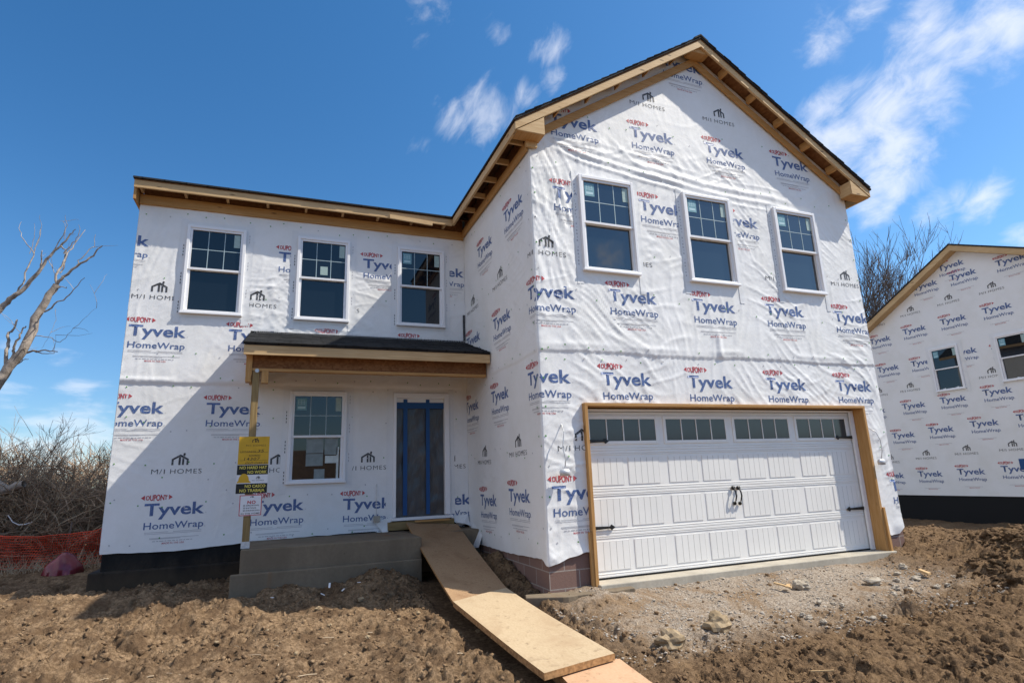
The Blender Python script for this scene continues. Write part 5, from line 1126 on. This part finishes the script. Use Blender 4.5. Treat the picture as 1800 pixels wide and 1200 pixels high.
for i, (px, py, w_, lab) in enumerate(((1588, 998, 15, 'pale rock nearest the right block corner'), (1577, 1023, 13, ''), (1574, 1036, 14, ''), (1571, 1047, 13, ''), (1600, 1040, 14, ''), (1611, 1020, 17, ''), (1617, 1013, 12, ''), (1648, 1033, 12, ''), (1666, 1030, 10, ''), (1577, 1010, 12, ''), (1535, 1089, 13, ''), (1423, 1087, 12, ''), (1447, 1094, 12, ''), (1410, 1082, 10, ''), (1480, 1065, 10, ''), (1465, 1062, 9, ''), (1440, 1060, 10, ''), (1555, 1085, 9, ''), (1398, 974, 14, ''))):
    rock(px, py, w_, .8, 'rock', lab or 'small pale stone scattered in the soil before the garage', 410+i, None if lab else 'small pale stones before the garage')
for i, (px, py, w_) in enumerate(((634, 1055, 11), (560, 1072, 11), (735, 1079, 8), (646, 1122, 9), (580, 1100, 7), (470, 1110, 7), (700, 1090, 7), (520, 1150, 8), (380, 1130, 7), (300, 1165, 8), (230, 1110, 7), (840, 1110, 8))):
    rock(px, py, w_, .8, 'rock_tan', 'small tan stone lying on the dry clods left of the plank walk', 440+i, 'small tan stones on the dry soil')
def scrap(px, py, l, wd, th, rot, tilt, mat, label, cat, name):
    p = on_ground(px, py); b = MB(lambda a, d, z: (p[0]+a*math.cos(rot)-d*math.sin(rot), p[1]+a*math.sin(rot)+d*math.cos(rot), gz(p[0], p[1])+.045+z+a*tilt)); b.box(-l/2, l/2, -wd/2, wd/2, 0, th, M[mat]); return finish(b.build(name, bevel=.002), label, cat)
scrap(1377, 1037, .20, .04, .018, 2.1, .2, 'pine_x', 'pale wood splinter lying on the gravel left of the grey rock', 'wood scrap', 'wood_scrap')
scrap(1386, 1038, .11, .04, .018, .6, .1, 'pine_x', 'short wood chip touching the pale splinter by the grey rock', 'wood scrap', 'wood_scrap')
scrap(1627, 1014, .12, .07, .03, 1.7, .3, 'pine_y', 'pale wood block among rocks at the foot of the soil mound', 'wood scrap', 'wood_scrap')
scrap(1447, 1192, .17, .012, .012, -.7, .1, 'pine_x', 'thin pale stick on the turned soil at the bottom of the photo', 'stick', 'stick')
scrap(945, 1026, .22, .07, .04, .5, .2, 'frieze_x', 'offcut of lumber on soil beside the left block corner', 'wood scrap', 'wood_scrap')
for i, (px, py, l, lab) in enumerate(((631, 1031, .055, 'upright scrap of white litter under the porch slab'), (603, 1044, .05, 'crumpled bit of white litter between two others under the porch'), (579, 1036, .06, 'flat white litter scrap left of the upright one under the porch'), (478, 1058, .06, 'bright white litter scrap farthest left under the porch'), (567, 1052, .06, 'long white litter strip nearest the sunlit soil under the porch'))):
    scrap(px, py, l*.8, l*.4, .006, .7*i, .5*(i % 3), 'sign_white', lab, 'litter', 'litter_scrap')
# broken concrete edge of the footing left of the garage slab
b = MB(); ex = np.linspace(.02, .98, 16); P1 = [(x, -.30+.05*float(pnoise(np.array([x*5]), np.array([1.]), 331)[0])) for x in ex]
b.prism([(-.30, .05)]+[(-.36, -.12), (-.15, -.22)]+P1+[(1.02, -.16), (.02, -.02)], 'z', -.32, -.118, M['concrete']); o = b.build('footing_ledge', bevel=.01); finish(o, 'ragged low concrete ledge around the foot of the left block corner', 'footing')
